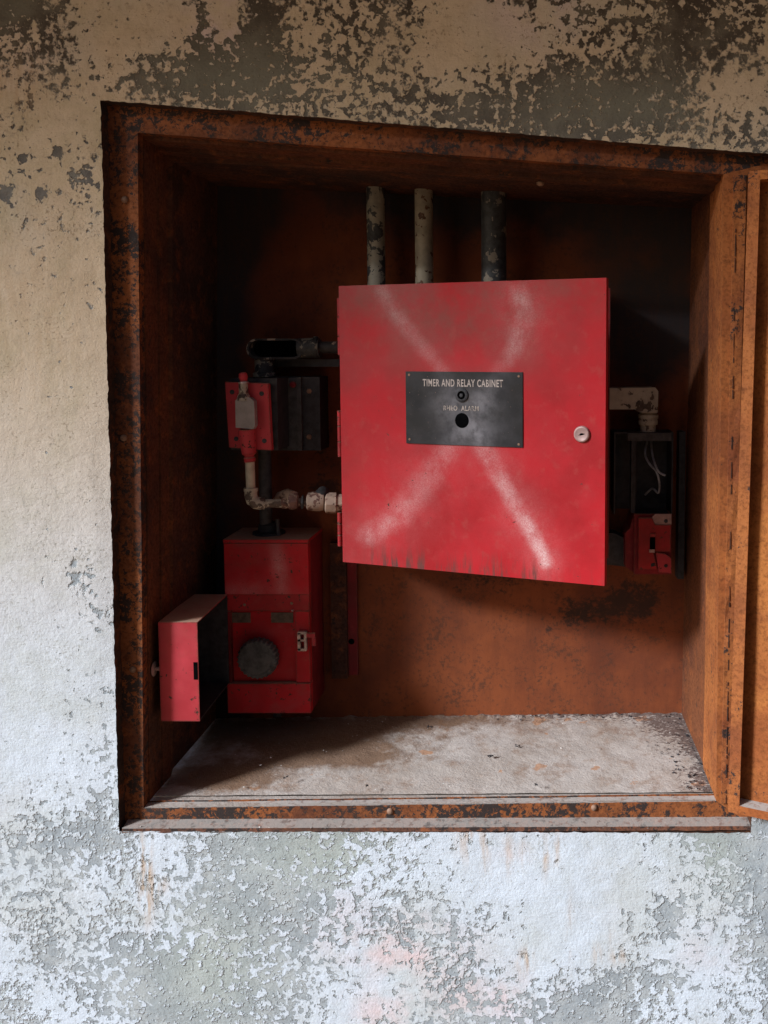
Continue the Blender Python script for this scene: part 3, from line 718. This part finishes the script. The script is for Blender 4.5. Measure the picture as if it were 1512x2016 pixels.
# ------------------------------------------------------------------ bell box (lower left)
Yb = .22
b0 = P(449,1404,Yb); b1 = P(606,1062,Yb)
bx = thing('bell_box', 'tall red steel bell box with a round grey gong and swung open lid', 'alarm box', ((b0.x+b1.x)/2, Yb+.05, b0.z))
zt = b1.z; zlid = P(500,1070,Yb).z; zs = P(500,1170,Yb).z; zh = P(500,1204,Yb).z; zl = P(500,1346,Yb).z
bm = bmesh.new(); box(bm, b0.x, b1.x, Yb+.018, BKY-.001, b0.z, zlid); mk('body', bm, M['red_dark'], bx, bevel=.001)
bm = bmesh.new(); box(bm, b0.x-.001, b1.x+.001, Yb-.001, BKY-.0015, zlid+.0006, zt); mk('lid', bm, M['red'], bx, bevel=.0012)
up = mk('upper_panel', slab(Plane((b0.x, Yb, zs), (1, 0, 0)), 0, b1.x-b0.x, 0, zlid-.0004-zs, 0, .0175, 40, 26, .0006), M['red_smudge'], bx, smooth=True)
Lb = Vector(bx['L']); sp, gr = [], []
for v in up.data.vertices:
    px, py = proj(*(v.co+Lb)); sp.append(.34*math.exp(-((px-549-(py-1120)*.12)/15)**2-((py-1122)/48)**2)+.20*math.exp(-((px-480)/50)**2-((py-1165)/20)**2)); gr.append(.4*math.exp(-((py-1068)/12)**2)+.5*math.exp(-((px-475)/40)**2-((py-1110)/8)**2))
for nm, vl in (('spray', sp), ('grime_shade', gr), ('drip', [0.0]*len(sp))): up.data.attributes.new(nm, 'FLOAT', 'POINT').data.foreach_set('value', vl)
bm = bmesh.new(); box(bm, b0.x, b1.x, Yb, Yb+.0175, b0.z, zl); mk('lower_panel', bm, M['red'], bx, bevel=.001)
bm = bmesh.new(); box(bm, b0.x+.0004, b1.x-.0004, Yb+.004, Yb+.0175, zh, zs-.0008); mk('upper_rail', bm, M['red_rough'], bx, bevel=.0006)
bm = bmesh.new(); xr = P(582,1300,Yb).x; box(bm, xr, b1.x-.0004, Yb+.003, Yb+.0175, zl+.0006, zh-.0004); mk('side_rail', bm, M['red'], bx, bevel=.0006)
bm = bmesh.new(); xl = P(455,1300,Yb).x; box(bm, b0.x+.0004, xl, Yb+.003, Yb+.0175, zl+.0006, zh-.0004); mk('side_rail', bm, M['red_dark'], bx, bevel=.0006)
bm = bmesh.new(); box(bm, xl+.0005, xr-.0005, Yb+.010, Yb+.0178, zl+.0006, zh-.0005); mk('inner_panel', bm, M['red'], bx)
for (x0, x1) in ((455,493),(534,577)):
    bm = bmesh.new(); boxpx(bm, x0, 1206, x1, 1226, Yb+.0088, Yb+.0098); mk('label_strip', bm, M['label'], bx)
# gong: knurled disc
gc = P(508,1296,Yb-.004)
bm = bmesh.new(); rg_ = 38*(Yb+1.35)/F
lathe(bm, (gc.x, Yb+.010, gc.z), (0,-1,0), [(0,rg_*.9),(.004,rg_),(.020,rg_),(.024,rg_*.93),(.0245,rg_*.80),(.0235,rg_*.78),(.0248,rg_*.4),(.0255,0)], 52, .075); mk('gong', bm, M['rubber'], bx)
# latch: staple, hook and screw
bm = bmesh.new(); boxpx(bm, 601, 1247, 620, 1256, Yb-.006, Yb-.001); boxpx(bm, 614, 1256, 621, 1272, Yb-.006, Yb-.002); mk('latch_arm', bm, M['red_pink'], bx, bevel=.0008)
bm = bmesh.new()
for q_ in ((586,1246,591,1281),(599,1246,603,1281),(586,1244,603,1249),(586,1277,603,1282),(586,1259,603,1263)): boxpx(bm, q_[0], q_[1], q_[2], q_[3], Yb-.005-.0003*(q_[0]%7), Yb+.001)
mk('latch_staple', bm, M['metal'], bx, bevel=.0005)
bm = bmesh.new(); p = P(576,1203,Yb); lathe(bm, (p.x, Yb+.004, p.z), (0,-1,.2), [(0,.0018),(.006,.0016),(.0075,.001),(.0078,0)], 10); mk('screw', bm, M['metal'], bx, smooth=True)
for (px, py) in ((480,1192),(573,1189)):
    bm = bmesh.new(); p = P(px, py, Yb); lathe(bm, (p.x, Yb+.004, p.z), (0,-1,0), [(0,.0028),(.001,.0024),(.0014,0)], 12); mk('rivet', bm, M['bolt'], bx, smooth=True)
bm = bmesh.new(); p = P(547,1404,.26); lathe(bm, (p.x, .26, b0.z), (0,0,-1), [(0,.013),(.010,.013),(.012,.009),(.022,.008),(.022,0)], 20); mk('drain_plug', bm, M['dgrey'], bx, smooth=True)
# swung-open pan lid
c1 = P(388,1222,.05); c0 = P(317,1420,.05); e1 = P(448,1172,Yb)
xR, xL, zT, zB = c1.x, c0.x, (c1.z+e1.z)/2, c0.z
xRb = e1.x; dxl = xRb-xR
tt = .0022
def pan_side(x0, x1, y0, y1, z0, z1, m, name, lbl=None):
    # sheared slightly with depth so the lid stands a little past square
    f = lambda y: (y-.05)/(Yb-.05)*dxl
    bm = bmesh.new(); hexa(bm, [(x0+f(y0),y0,z0),(x1+f(y0),y0,z0),(x1+f(y0),y0,z1),(x0+f(y0),y0,z1),(x0+f(y1),y1,z0),(x1+f(y1),y1,z0),(x1+f(y1),y1,z1),(x0+f(y1),y1,z1)])
    return mk(name, bm, m, bx, bevel=.0006, label=lbl)
lidp = pan_side(xL, xR, .05, .05+tt, zB, zT, M['red_pink'], 'open_door', 'red pan-shaped door swung open to the left')
pan_side(xL, xR-.0002, .05+tt, Yb-.001, zT-tt, zT-.0003, M['red_pink'], 'door_top')
pan_side(xL, xR-.0002, .05+tt, Yb-.001, zB+.0003, zB+tt, M['dgrey'], 'door_bottom')
pan_side(xL, xL+tt, .05+tt, Yb-.001, zB+tt, zT-tt, M['dgrey'], 'door_face')
pan_side(xL+.008, xR-.0003, Yb-.001-tt, Yb-.001, zB+tt, zT-tt, M['dgrey'], 'door_hinge_side')
bm = bmesh.new(); boxpx(bm, 381.5, 1304, 388.3, 1338, .0494, .0503); mk('latch_slot', bm, M['black'], bx)
k0 = P(317,1314,.062)
bm = bmesh.new(); lathe(bm, (xL+.001, .056, k0.z), (-1,0,0), [(0,.0048),(.003,.0042),(.006,.0030),(.0095,.003),(.0105,.0105),(.0116,.0125),(.0126,.0115),(.013,.004),(.013,0)], 28); mk('knob', bm, M['pink'], bx, smooth=True)

# backing strip right of the bell box, and the dark conduit behind it
s_ = P(684,1116,BKY-.004); s2 = P(706,1328,BKY-.004)
st = thing('red_mounting_strip', 'narrow dark red steel strip on the back panel right of the bell box', 'bracket', ((s_.x+s2.x)/2, BKY, s2.z))
bm = bmesh.new(); box(bm, s_.x, s2.x, BKY-.008, BKY-.0008, s2.z, s_.z+.05); mk('flange', bm, M['red_dark'], st, bevel=.0008)
bm = bmesh.new(); box(bm, P(655,1200,BKY).x, s_.x-.0005, BKY-.016, BKY-.0008, s2.z-.004, s_.z+.05); mk('channel', bm, M['shelld'], st, bevel=.0008)
for py in (1263,):
    bm = bmesh.new(); p = P(692,py,BKY-.008); lathe(bm, p, (0,-1,0), [(0,.006),(.0004,.0055),(.0006,0)], 14); mk('hole', bm, M['black'], st)

# ------------------------------------------------------------------ push-button station (upper left)
hs = thing('red_switch_station', 'red bolted switch plate with grey plunger housing on a dark junction box', 'switch', (P(500,800,.25).x, BKY, P(500,888,.25).z))
bm = bmesh.new(); boxpx(bm, 500, 742, 629, 887, .262, BKY-.001); mk('backing_box', bm, M['dgrey'], hs, bevel=.002)
bm = bmesh.new(); boxpx(bm, 586, 742, 592, 887, .252, .262); boxpx(bm, 566, 745, 585, 887, .255, .262); mk('flange', bm, M['grey'], hs, bevel=.001)
for py in (770, 860):
    bm = bmesh.new(); p = P(609,py,.262); lathe(bm, p, (0,-1,0), [(0,.005),(.002,.005),(.003,0)], 6); mk('bolt', bm, M['bolt'], hs)
bm = bmesh.new(); boxpx(bm, 455, 745, 545, 886, .185, .2615); mk('junction_box', bm, M['dgrey'], hs, bevel=.003)
bm = bmesh.new(); p = P(577,757,.254); lathe(bm, p, (0,-1,0), [(0,.006),(.003,.006),(.004,.004),(.0042,0)], 20); mk('screw', bm, M['red_dark'], hs, smooth=True)
Yp = .168
bm = bmesh.new(); prismpx(bm, [(451,881),(535,887),(528,755),(443,752)], Yp, Yp+.012); mk('front_plate', bm, M['red_pink'], hs, bevel=.0018, segs=2)
for (px, py) in ((457,772),(515,775),(465,864),(520.5,868)):
    bm = bmesh.new(); p = P(px, py, Yp); lathe(bm, p, (0,-1,0), [(-.001,.0042),(.0004,.0042),(.0008,.0034),(.001,0)], 18); mk('bolt_hole', bm, M['dgrey'], hs, smooth=True)
bm = bmesh.new(); prismpx(bm, [(464,842),(498,845),(502,838),(500,790),(492,783),(470,782),(463,789)], Yp-.016, Yp-.0005); mk('housing', bm, M['cast'], hs, bevel=.003, segs=2)
bm = bmesh.new(); a_, b_ = P(480,786,Yp-.008), P(479,756,Yp-.008); pipe(bm, a_, b_, .0078, 24); lathe(bm, a_, b_-a_, [(-.002,.0120),(.006,.0105),(.010,.0078)], 24); mk('gland', bm, M['cream'], hs, smooth=True)
bm = bmesh.new(); a_, b_ = P(480,752,Yp-.008), P(478,734,Yp-.008); lathe(bm, a_, b_-a_, [(0,0),(0,.0062),(.006,.0066),(.008,.0075),(.014,.0070),(.0165,.005),(.017,0)], 24); mk('button', bm, M['red_pink'], hs, smooth=True)
bm = bmesh.new(); lathe(bm, P(480,755.5,Yp-.008), b_-a_, [(0,0),(0,.0088),(.0018,.0092),(.0036,.0085),(.0036,0)], 24); mk('collar', bm, M['metal'], hs, smooth=True)
bm = bmesh.new(); a_, b_ = P(486,845,Yp-.006), P(492,909,Yp-.004); d_ = b_-a_; L_ = d_.length
lathe(bm, a_, d_, [(0,0),(0,.0145),(L_*.40,.0135),(L_*.74,.0125),(L_*.80,.0085),(L_*.86,.0085),(L_*.87,.0100),(L_,.0098),(L_,0)], 28); mk('hub', bm, M['red_pink'], hs, smooth=True)

# cream pipe from the switch down, elbow, and the chain of fittings into the cabinet
cp = thing('cream_pipe_run', 'cream painted pipe with an elbow and lumpy fittings running into the red cabinet', 'pipe', P(496,1000,.2))
Ye = .175
top = P(492,906,Yp-.003); cor = P(500,992,Ye); r1 = 9.0*1.52/F
bm = bmesh.new(); k1 = P(494,966,Ye); tube(bm, [top, top.lerp(k1, .5), k1], r1, 24); mk('tube', bm, M['cream'], cp, smooth=True)
bm = bmesh.new(); ctr = P(496,988,Ye); e_ = P(521,991,Ye+.006)
tube(bm, [k1+Vector((0,0,.002)), P(494,976,Ye), P(497,985,Ye), P(504,990,Ye+.001), P(512,991,Ye+.003), e_], [r1*1.35, r1*1.38, r1*1.42, r1*1.42, r1*1.4, r1*1.35], 24)
lathe(bm, k1+Vector((0,0,.005)), (0,0,-1), [(0,r1*1.1),(0,r1*1.5),(.006,r1*1.5),(.007,r1*1.2)], 24); mk('elbow', bm, M['cream'], cp, smooth=True)
cur = P(518,991,Ye+.004); end = P(690,986,.205); ax = (end-cur); LL = ax.length; ax.normalize()
bm = bmesh.new(); pipe(bm, cur, P(560,991,.185), r1*.95, 24); mk('tube', bm, M['cream'], cp, smooth=True)
def fit(px0, px1, pyc, prof, m, name, seg=24):
    a_ = P(px0, pyc, .185+.02*(px0-553)/110); b_ = P(px1, pyc, .185+.02*(px1-553)/110); L_ = (b_-a_).length; bm = bmesh.new()
    lathe(bm, a_, b_-a_, [(0,0)]+[(t*L_, r*1.54/F) for t, r in prof]+[(L_,0)], seg); mk(name, bm, m, cp, smooth=True)
fit(553,568,990,[(0,9.5),(.2,12),(.8,12),(1,10)], M['brass'], 'coupling', 6)
fit(566,588,986,[(0,11),(.15,17),(.5,18),(.85,16),(1,10)], M['brass'], 'union_nut', 8)
fit(586,604,989,[(0,8),(1,8)], M['brass'], 'nipple')
fit(592,599,988,[(0,9),(.3,15),(.7,15),(1,9)], M['fitting'], 'locknut', 6)
fit(603,640,987,[(0,12),(.08,18),(.3,19),(.7,20),(.92,18),(1,13)], M['brass'], 'coupling')
fit(638,690,990,[(0,14),(.08,21),(.45,21),(.5,18),(1,17)], M['brass'], 'union_nut', 8)
bm = bmesh.new(); a_, b_ = P(628,985,.198), P(646,950,.215); lathe(bm, a_, b_-a_, [(0,.015),(.012,.013),(.022,.010),(.026,.006),(.027,0)], 18); mk('plug', bm, M['fitting'], cp, smooth=True)
bm = bmesh.new(); a_, b_ = P(568,976,.19), P(552,968,.235); tube(bm, [P(578,980,.19), P(566,974,.205), P(553,978,.235), P(545,990,.27)], [.012,.011,.010,.010], 18); mk('bend', bm, M['brass'], cp, smooth=True)

# grey conduit from the junction box to the bell box
gcn = thing('grey_conduit', 'short grey conduit between the dark junction box and the bell box top', 'pipe', (P(521,1030,.27).x, .27, zt))
bm = bmesh.new(); x_ = P(521,940,.265).x; pipe(bm, (x_, .268, zt+.004), (x_, .268, P(521,884,.268).z), .0118, 28); mk('tube', bm, M['grey'], gcn, smooth=True)
bm = bmesh.new(); lathe(bm, (x_+.004, .272, zt+.0004), (0,0,1), [(0,.030),(.004,.030),(.006,.020),(.018,.019),(.022,.0125)], 28); mk('hub', bm, M['dgrey'], gcn, smooth=True)
bm = bmesh.new(); x2 = P(549,1015,.255).x; pipe(bm, (x2, .252, zt+.0004), (x2-.002, .252, zt+.032), .004, 12); mk('stud', bm, M['grey'], gcn, smooth=True)

# open oval conduit body above
cb = thing('open_conduit_body', 'dark cast conduit body with its oval cover missing, above the red switch', 'conduit fitting', P(550,720,.28))
Yc = .245
def stadium(cx, cy, rx, ry_, Y, n=14, inset=0):
    rr = ry_-inset; L_ = rx-ry_; out = []
    for k in range(n+1): a_ = -math.pi/2+math.pi*k/n; out.append(P(cx+L_+rr*math.cos(a_), cy+rr*math.sin(a_), Y))
    for k in range(n+1): a_ = math.pi/2+math.pi*k/n; out.append(P(cx-L_+rr*math.cos(a_), cy+rr*math.sin(a_), Y))
    return out
bm = bmesh.new()
r1_ = [bm.verts.new(p) for p in stadium(541,687,56,20.5,Yc)]; r2_ = [bm.verts.new(p) for p in stadium(541,686.5,51,16.5,Yc)]
r3_ = [bm.verts.new((v.co.x, Yc+.030, v.co.z)) for v in r2_]; r0_ = [bm.verts.new((v.co.x, Yc+.045, v.co.z)) for v in r1_]
for A, B in ((r0_, r1_), (r1_, r2_), (r2_, r3_)):
    for k in range(len(A)): bm.faces.new((A[k], A[(k+1)%len(A)], B[(k+1)%len(A)], B[k]))
mk('shell', bm, M['fitting'], cb, smooth=True)
bm = bmesh.new(); bm.faces.new([bm.verts.new(Vector((v.x, Yc+.029, v.z))) for v in stadium(541,686.5,52,17.5,Yc)]); mk('cavity', bm, M['black'], cb)
bm = bmesh.new(); a_ = P(588,686,.262); b_ = P(630,684,.262); pipe(bm, a_, b_, .0185, 28); lathe(bm, P(618,684,.262), (1,0,0), [(0,.019),(.001,.0205),(.008,.0205),(.009,.016)], 28); mk('hub', bm, M['conduit'], cb, smooth=True)
bm = bmesh.new(); a_ = P(628,684,.262); pipe(bm, a_, (P(700,684,.262).x, .262, a_.z), .0112, 24); mk('tube', bm, M['fitting'], cb, smooth=True)
bm = bmesh.new(); x_ = P(520,720,.265).x; pipe(bm, (x_, .266, P(520,703,.266).z), (x_, .266, P(520,745,.266).z), .0175, 28); lathe(bm, (x_, .266, P(520,733,.266).z), (0,0,-1), [(0,.018),(.001,.021),(.008,.021),(.009,.017)], 28); mk('hub', bm, M['conduit'], cb, smooth=True)
bm = bmesh.new(); boxpx(bm, 540, 707, 668, 722, .275, BKY-.001); mk('bracket', bm, M['dgrey'], cb, bevel=.001)

# ------------------------------------------------------------------ right side: cream elbow fitting, dark box, red switch plate
el = thing('cream_elbow_fitting', 'cream painted elbow conduit fitting right of the red cabinet', 'conduit fitting', P(1250,808,.28))
bm = bmesh.new(); prismpx(bm, [(1150,806),(1252,806),(1259,812),(1295,813),(1296,770),(1290,763),(1150,765)], .262, BKY-.006); mk('body', bm, M['cream'], el, bevel=.004, segs=3, smooth=True)
bm = bmesh.new(); c_ = P(1276,812,.285); lathe(bm, c_, (0,0,-1), [(-.004,.0165),(.003,.0165),(.004,.0195),(.011,.0195),(.012,.0175),(.016,.0185),(.023,.0180),(.024,.015),(.05,.015)], 28); mk('hub', bm, M['cream'], el, smooth=True)

jb = thing('open_junction_box', 'dark steel junction box missing its cover with loose wires, beneath the cream elbow fitting', 'junction box', P(1275,1125,.28))
Yj = .268; Yk = BKY-.001
jx0, jy0, jx1, jy1 = 1208, 851, 1326, 1012
a_ = P(jx0, jy1, Yj); b_ = P(jx1, jy0, Yj); t_ = .003
for nm, c_ in (('side_wall', (a_.x, a_.x+t_, Yj, Yk, a_.z, b_.z)), ('side_wall', (b_.x-t_, b_.x, Yj, Yk, a_.z, b_.z)), ('top_wall', (a_.x+t_, b_.x-t_, Yj, Yk, b_.z-t_, b_.z)), ('back_wall', (a_.x+t_, b_.x-t_, Yk-t_, Yk-.0002, a_.z, b_.z-t_))):
    bm = bmesh.new(); box(bm, *c_); mk(nm, bm, M['dgrey'], jb, bevel=.0005)
bm = bmesh.new(); boxpx(bm, 1236, 853, 1322, 868, Yj-.004, Yj-.0005); mk('flange', bm, M['grey'], jb, bevel=.001)
bm = bmesh.new(); boxpx(bm, 1242, 868, 1252, 1010, Yj-.003, Yj+.02); mk('bracket', bm, M['dgrey'], jb, bevel=.001)
bm = bmesh.new(); boxpx(bm, 1334, 850, 1350, 1140, .30, BKY-.001); mk('mounting_rail', bm, M['dgrey'], jb, bevel=.001)
bm = bmesh.new(); boxpx(bm, 1262, 1098, 1270, 1100, .3, .31); bm.free()
wr = lambda pts: [P(x, y, Yv) for x, y, Yv in pts]
def smooth_path(pts, n=6):
    out = []; P_ = [pts[0]]+pts+[pts[-1]]
    for i in range(1, len(P_)-2):
        for k in range(n):
            t = k/n; a0_, a1_, a2_, a3_ = P_[i-1], P_[i], P_[i+1], P_[i+2]
            out.append(.5*((2*a1_)+(a2_-a0_)*t+(2*a0_-5*a1_+4*a2_-a3_)*t*t+(3*a1_-a0_-3*a2_+a3_)*t**3))
    out.append(pts[-1]); return out
for pts in ([(1274,868,.31),(1270,895,.285),(1280,915,.268),(1292,928,.262),(1298,950,.262),(1296,970,.268),(1284,962,.285),(1270,974,.305)], [(1282,868,.31),(1284,893,.288),(1290,915,.264),(1298,930,.258),(1310,936,.256)]):
    bm = bmesh.new(); tube(bm, smooth_path(wr(pts)), .0021, 8); mk('wire', bm, M['wire'], jb, smooth='all')

rs_ = thing('broken_red_switch', 'small dark red pull switch plate with an empty slot and cracked corners', 'switch', P(1278,1131,.27))
bm = bmesh.new(); prismpx(bm, [(1231,1116),(1248,1128),(1262,1131),(1262,1013),(1248,1012),(1240,1040),(1231,1050)], .262, BKY-.002); mk('box', bm, M['red_dark'], rs_, bevel=.001)
bm = bmesh.new(); boxpx(bm, 1248, 1012, 1323, 1131, .252, .258); mk('base_plate', bm, M['red_dark'], rs_, bevel=.001)
bm = bmesh.new(); boxpx(bm, 1250, 1013, 1320, 1129, .2585, BKY-.003); mk('housing', bm, M['dgrey'], rs_)
bm = bmesh.new(); prismpx(bm, [(1257,1121),(1294,1121),(1286,1086),(1320,1086),(1321,1034),(1290,1033),(1284,1020),(1257,1020)], .244, .2518); mk('raised_plate', bm, M['red_rough'], rs_, bevel=.001)
bm = bmesh.new(); prismpx(bm, [(1288,1033),(1322,1033),(1322,1012),(1290,1012),(1284,1018)], .2468, .2516); mk('upper_corner', bm, M['pink'], rs_, bevel=.0008, label='pale bare metal corner')
bm = bmesh.new(); prismpx(bm, [(1297,1127),(1322,1129),(1322,1099),(1308,1090),(1291,1088)], .2455, .2515); mk('lower_corner', bm, M['red_pink'], rs_, bevel=.0008)
bm = bmesh.new(); boxpx(bm, 1279.5, 1058, 1290, 1081, .2428, .2445); mk('slot', bm, M['black'], rs_)
bm = bmesh.new(); boxpx(bm, 1280, 1051, 1291, 1057, .2415, .2445); mk('tab', bm, M['red_pink'], rs_, bevel=.0006)
bm = bmesh.new(); boxpx(bm, 1278.5, 1082, 1289, 1088, .2395, .2445); mk('tab', bm, M['pink'], rs_, bevel=.0008)
for (px, py) in ((1311,1026),(1311,1114),(1285,1112)):
    bm = bmesh.new(); lathe(bm, P(px,py,.2452 if px > 1300 else .244), (0,-1,0), [(0,.0035),(.0012,.003),(.0018,0)], 14); mk('screw', bm, M['dgrey'], rs_, smooth=True)
fx = thing('flat_bracket', 'dull grey bracket fragment at the cabinet right edge beside the small red switch', 'bracket', P(1215,1110,.29))
bm = bmesh.new(); prismpx(bm, [(1170,1112),(1200,1112),(1232,1116),(1230,1060),(1210,1050),(1170,1050)], .29, BKY-.001); mk('foot', bm, M['dgrey'], fx, bevel=.002)

# ------------------------------------------------------------------ grit and flakes on sill and floor
bm = bmesh.new()
def chip(p, r):
    vs_ = [bm.verts.new(Vector(p)+Vector((random.uniform(-1,1), random.uniform(-1,1), random.uniform(0,.9)))*r) for _ in range(5)]
    for f in ((0,1,2),(0,2,3),(0,3,4),(1,2,4),(2,3,4)):
        try: bm.faces.new([vs_[i] for i in f])
        except ValueError: pass
for _ in range(150):
    t = random.random(); y = random.uniform(0, WY); x = A0.x+(A1.x-A0.x)*t; z = P(700,1631,0).z
    chip((x, y, z), random.choice([.001,.0012,.0016,.0024]))
for _ in range(190):
    u, v = random.random(), random.random()**1.2; p = SH[0].lerp(SH[1], u).lerp(BK[0].lerp(BK[1], u), v); chip(p+Vector((0,0,.0008)), random.choice([.0008,.001,.0014,.002]))
for _ in range(60):
    u = random.random(); p = s0_ = inset(F1,.01,0,.01,.004,.05); q_ = p[0].lerp(p[1], u); chip((q_.x, random.uniform(.045,.08), q_.z+.002), random.choice([.0009,.0013,.002]))
tag(mk('pale_grit', bm, M['stone']), 'pale grit and paint flakes scattered on the sill and dusty floor', 'grit', kind='stuff')
bm = bmesh.new()
for (px, py) in ((846,1432),(718,1548),(1054,1545),(1020,1470),(560,1533),(965,1490)):
    d = ray(px, py); t = (BK[0].z+.001-CAM.z)/d.z; c = CAM+d*t
    for _ in range(5): chip(c+Vector((random.uniform(-.004,.004), random.uniform(-.003,.003), 0)), .0035)
for _ in range(260):
    u = 1-abs(random.gauss(0, .055)) if random.random() < .6 else random.uniform(.55, 1); v = random.random() if u > .9 else 1-abs(random.gauss(0, .05))
    v = min(max(v, .02), .985); u = min(max(u, .02), .99)
    chip(FF[0].lerp(FF[1], u).lerp(BK[0].lerp(BK[1], u), v)+Vector((0,0,.0006)), random.choice([.0012,.0018,.0026,.0036]))
tag(mk('dark_debris', bm, M['dgrey']), 'small dark crumbs of debris lying on the dusty niche floor', 'debris', kind='stuff')
cleanup()
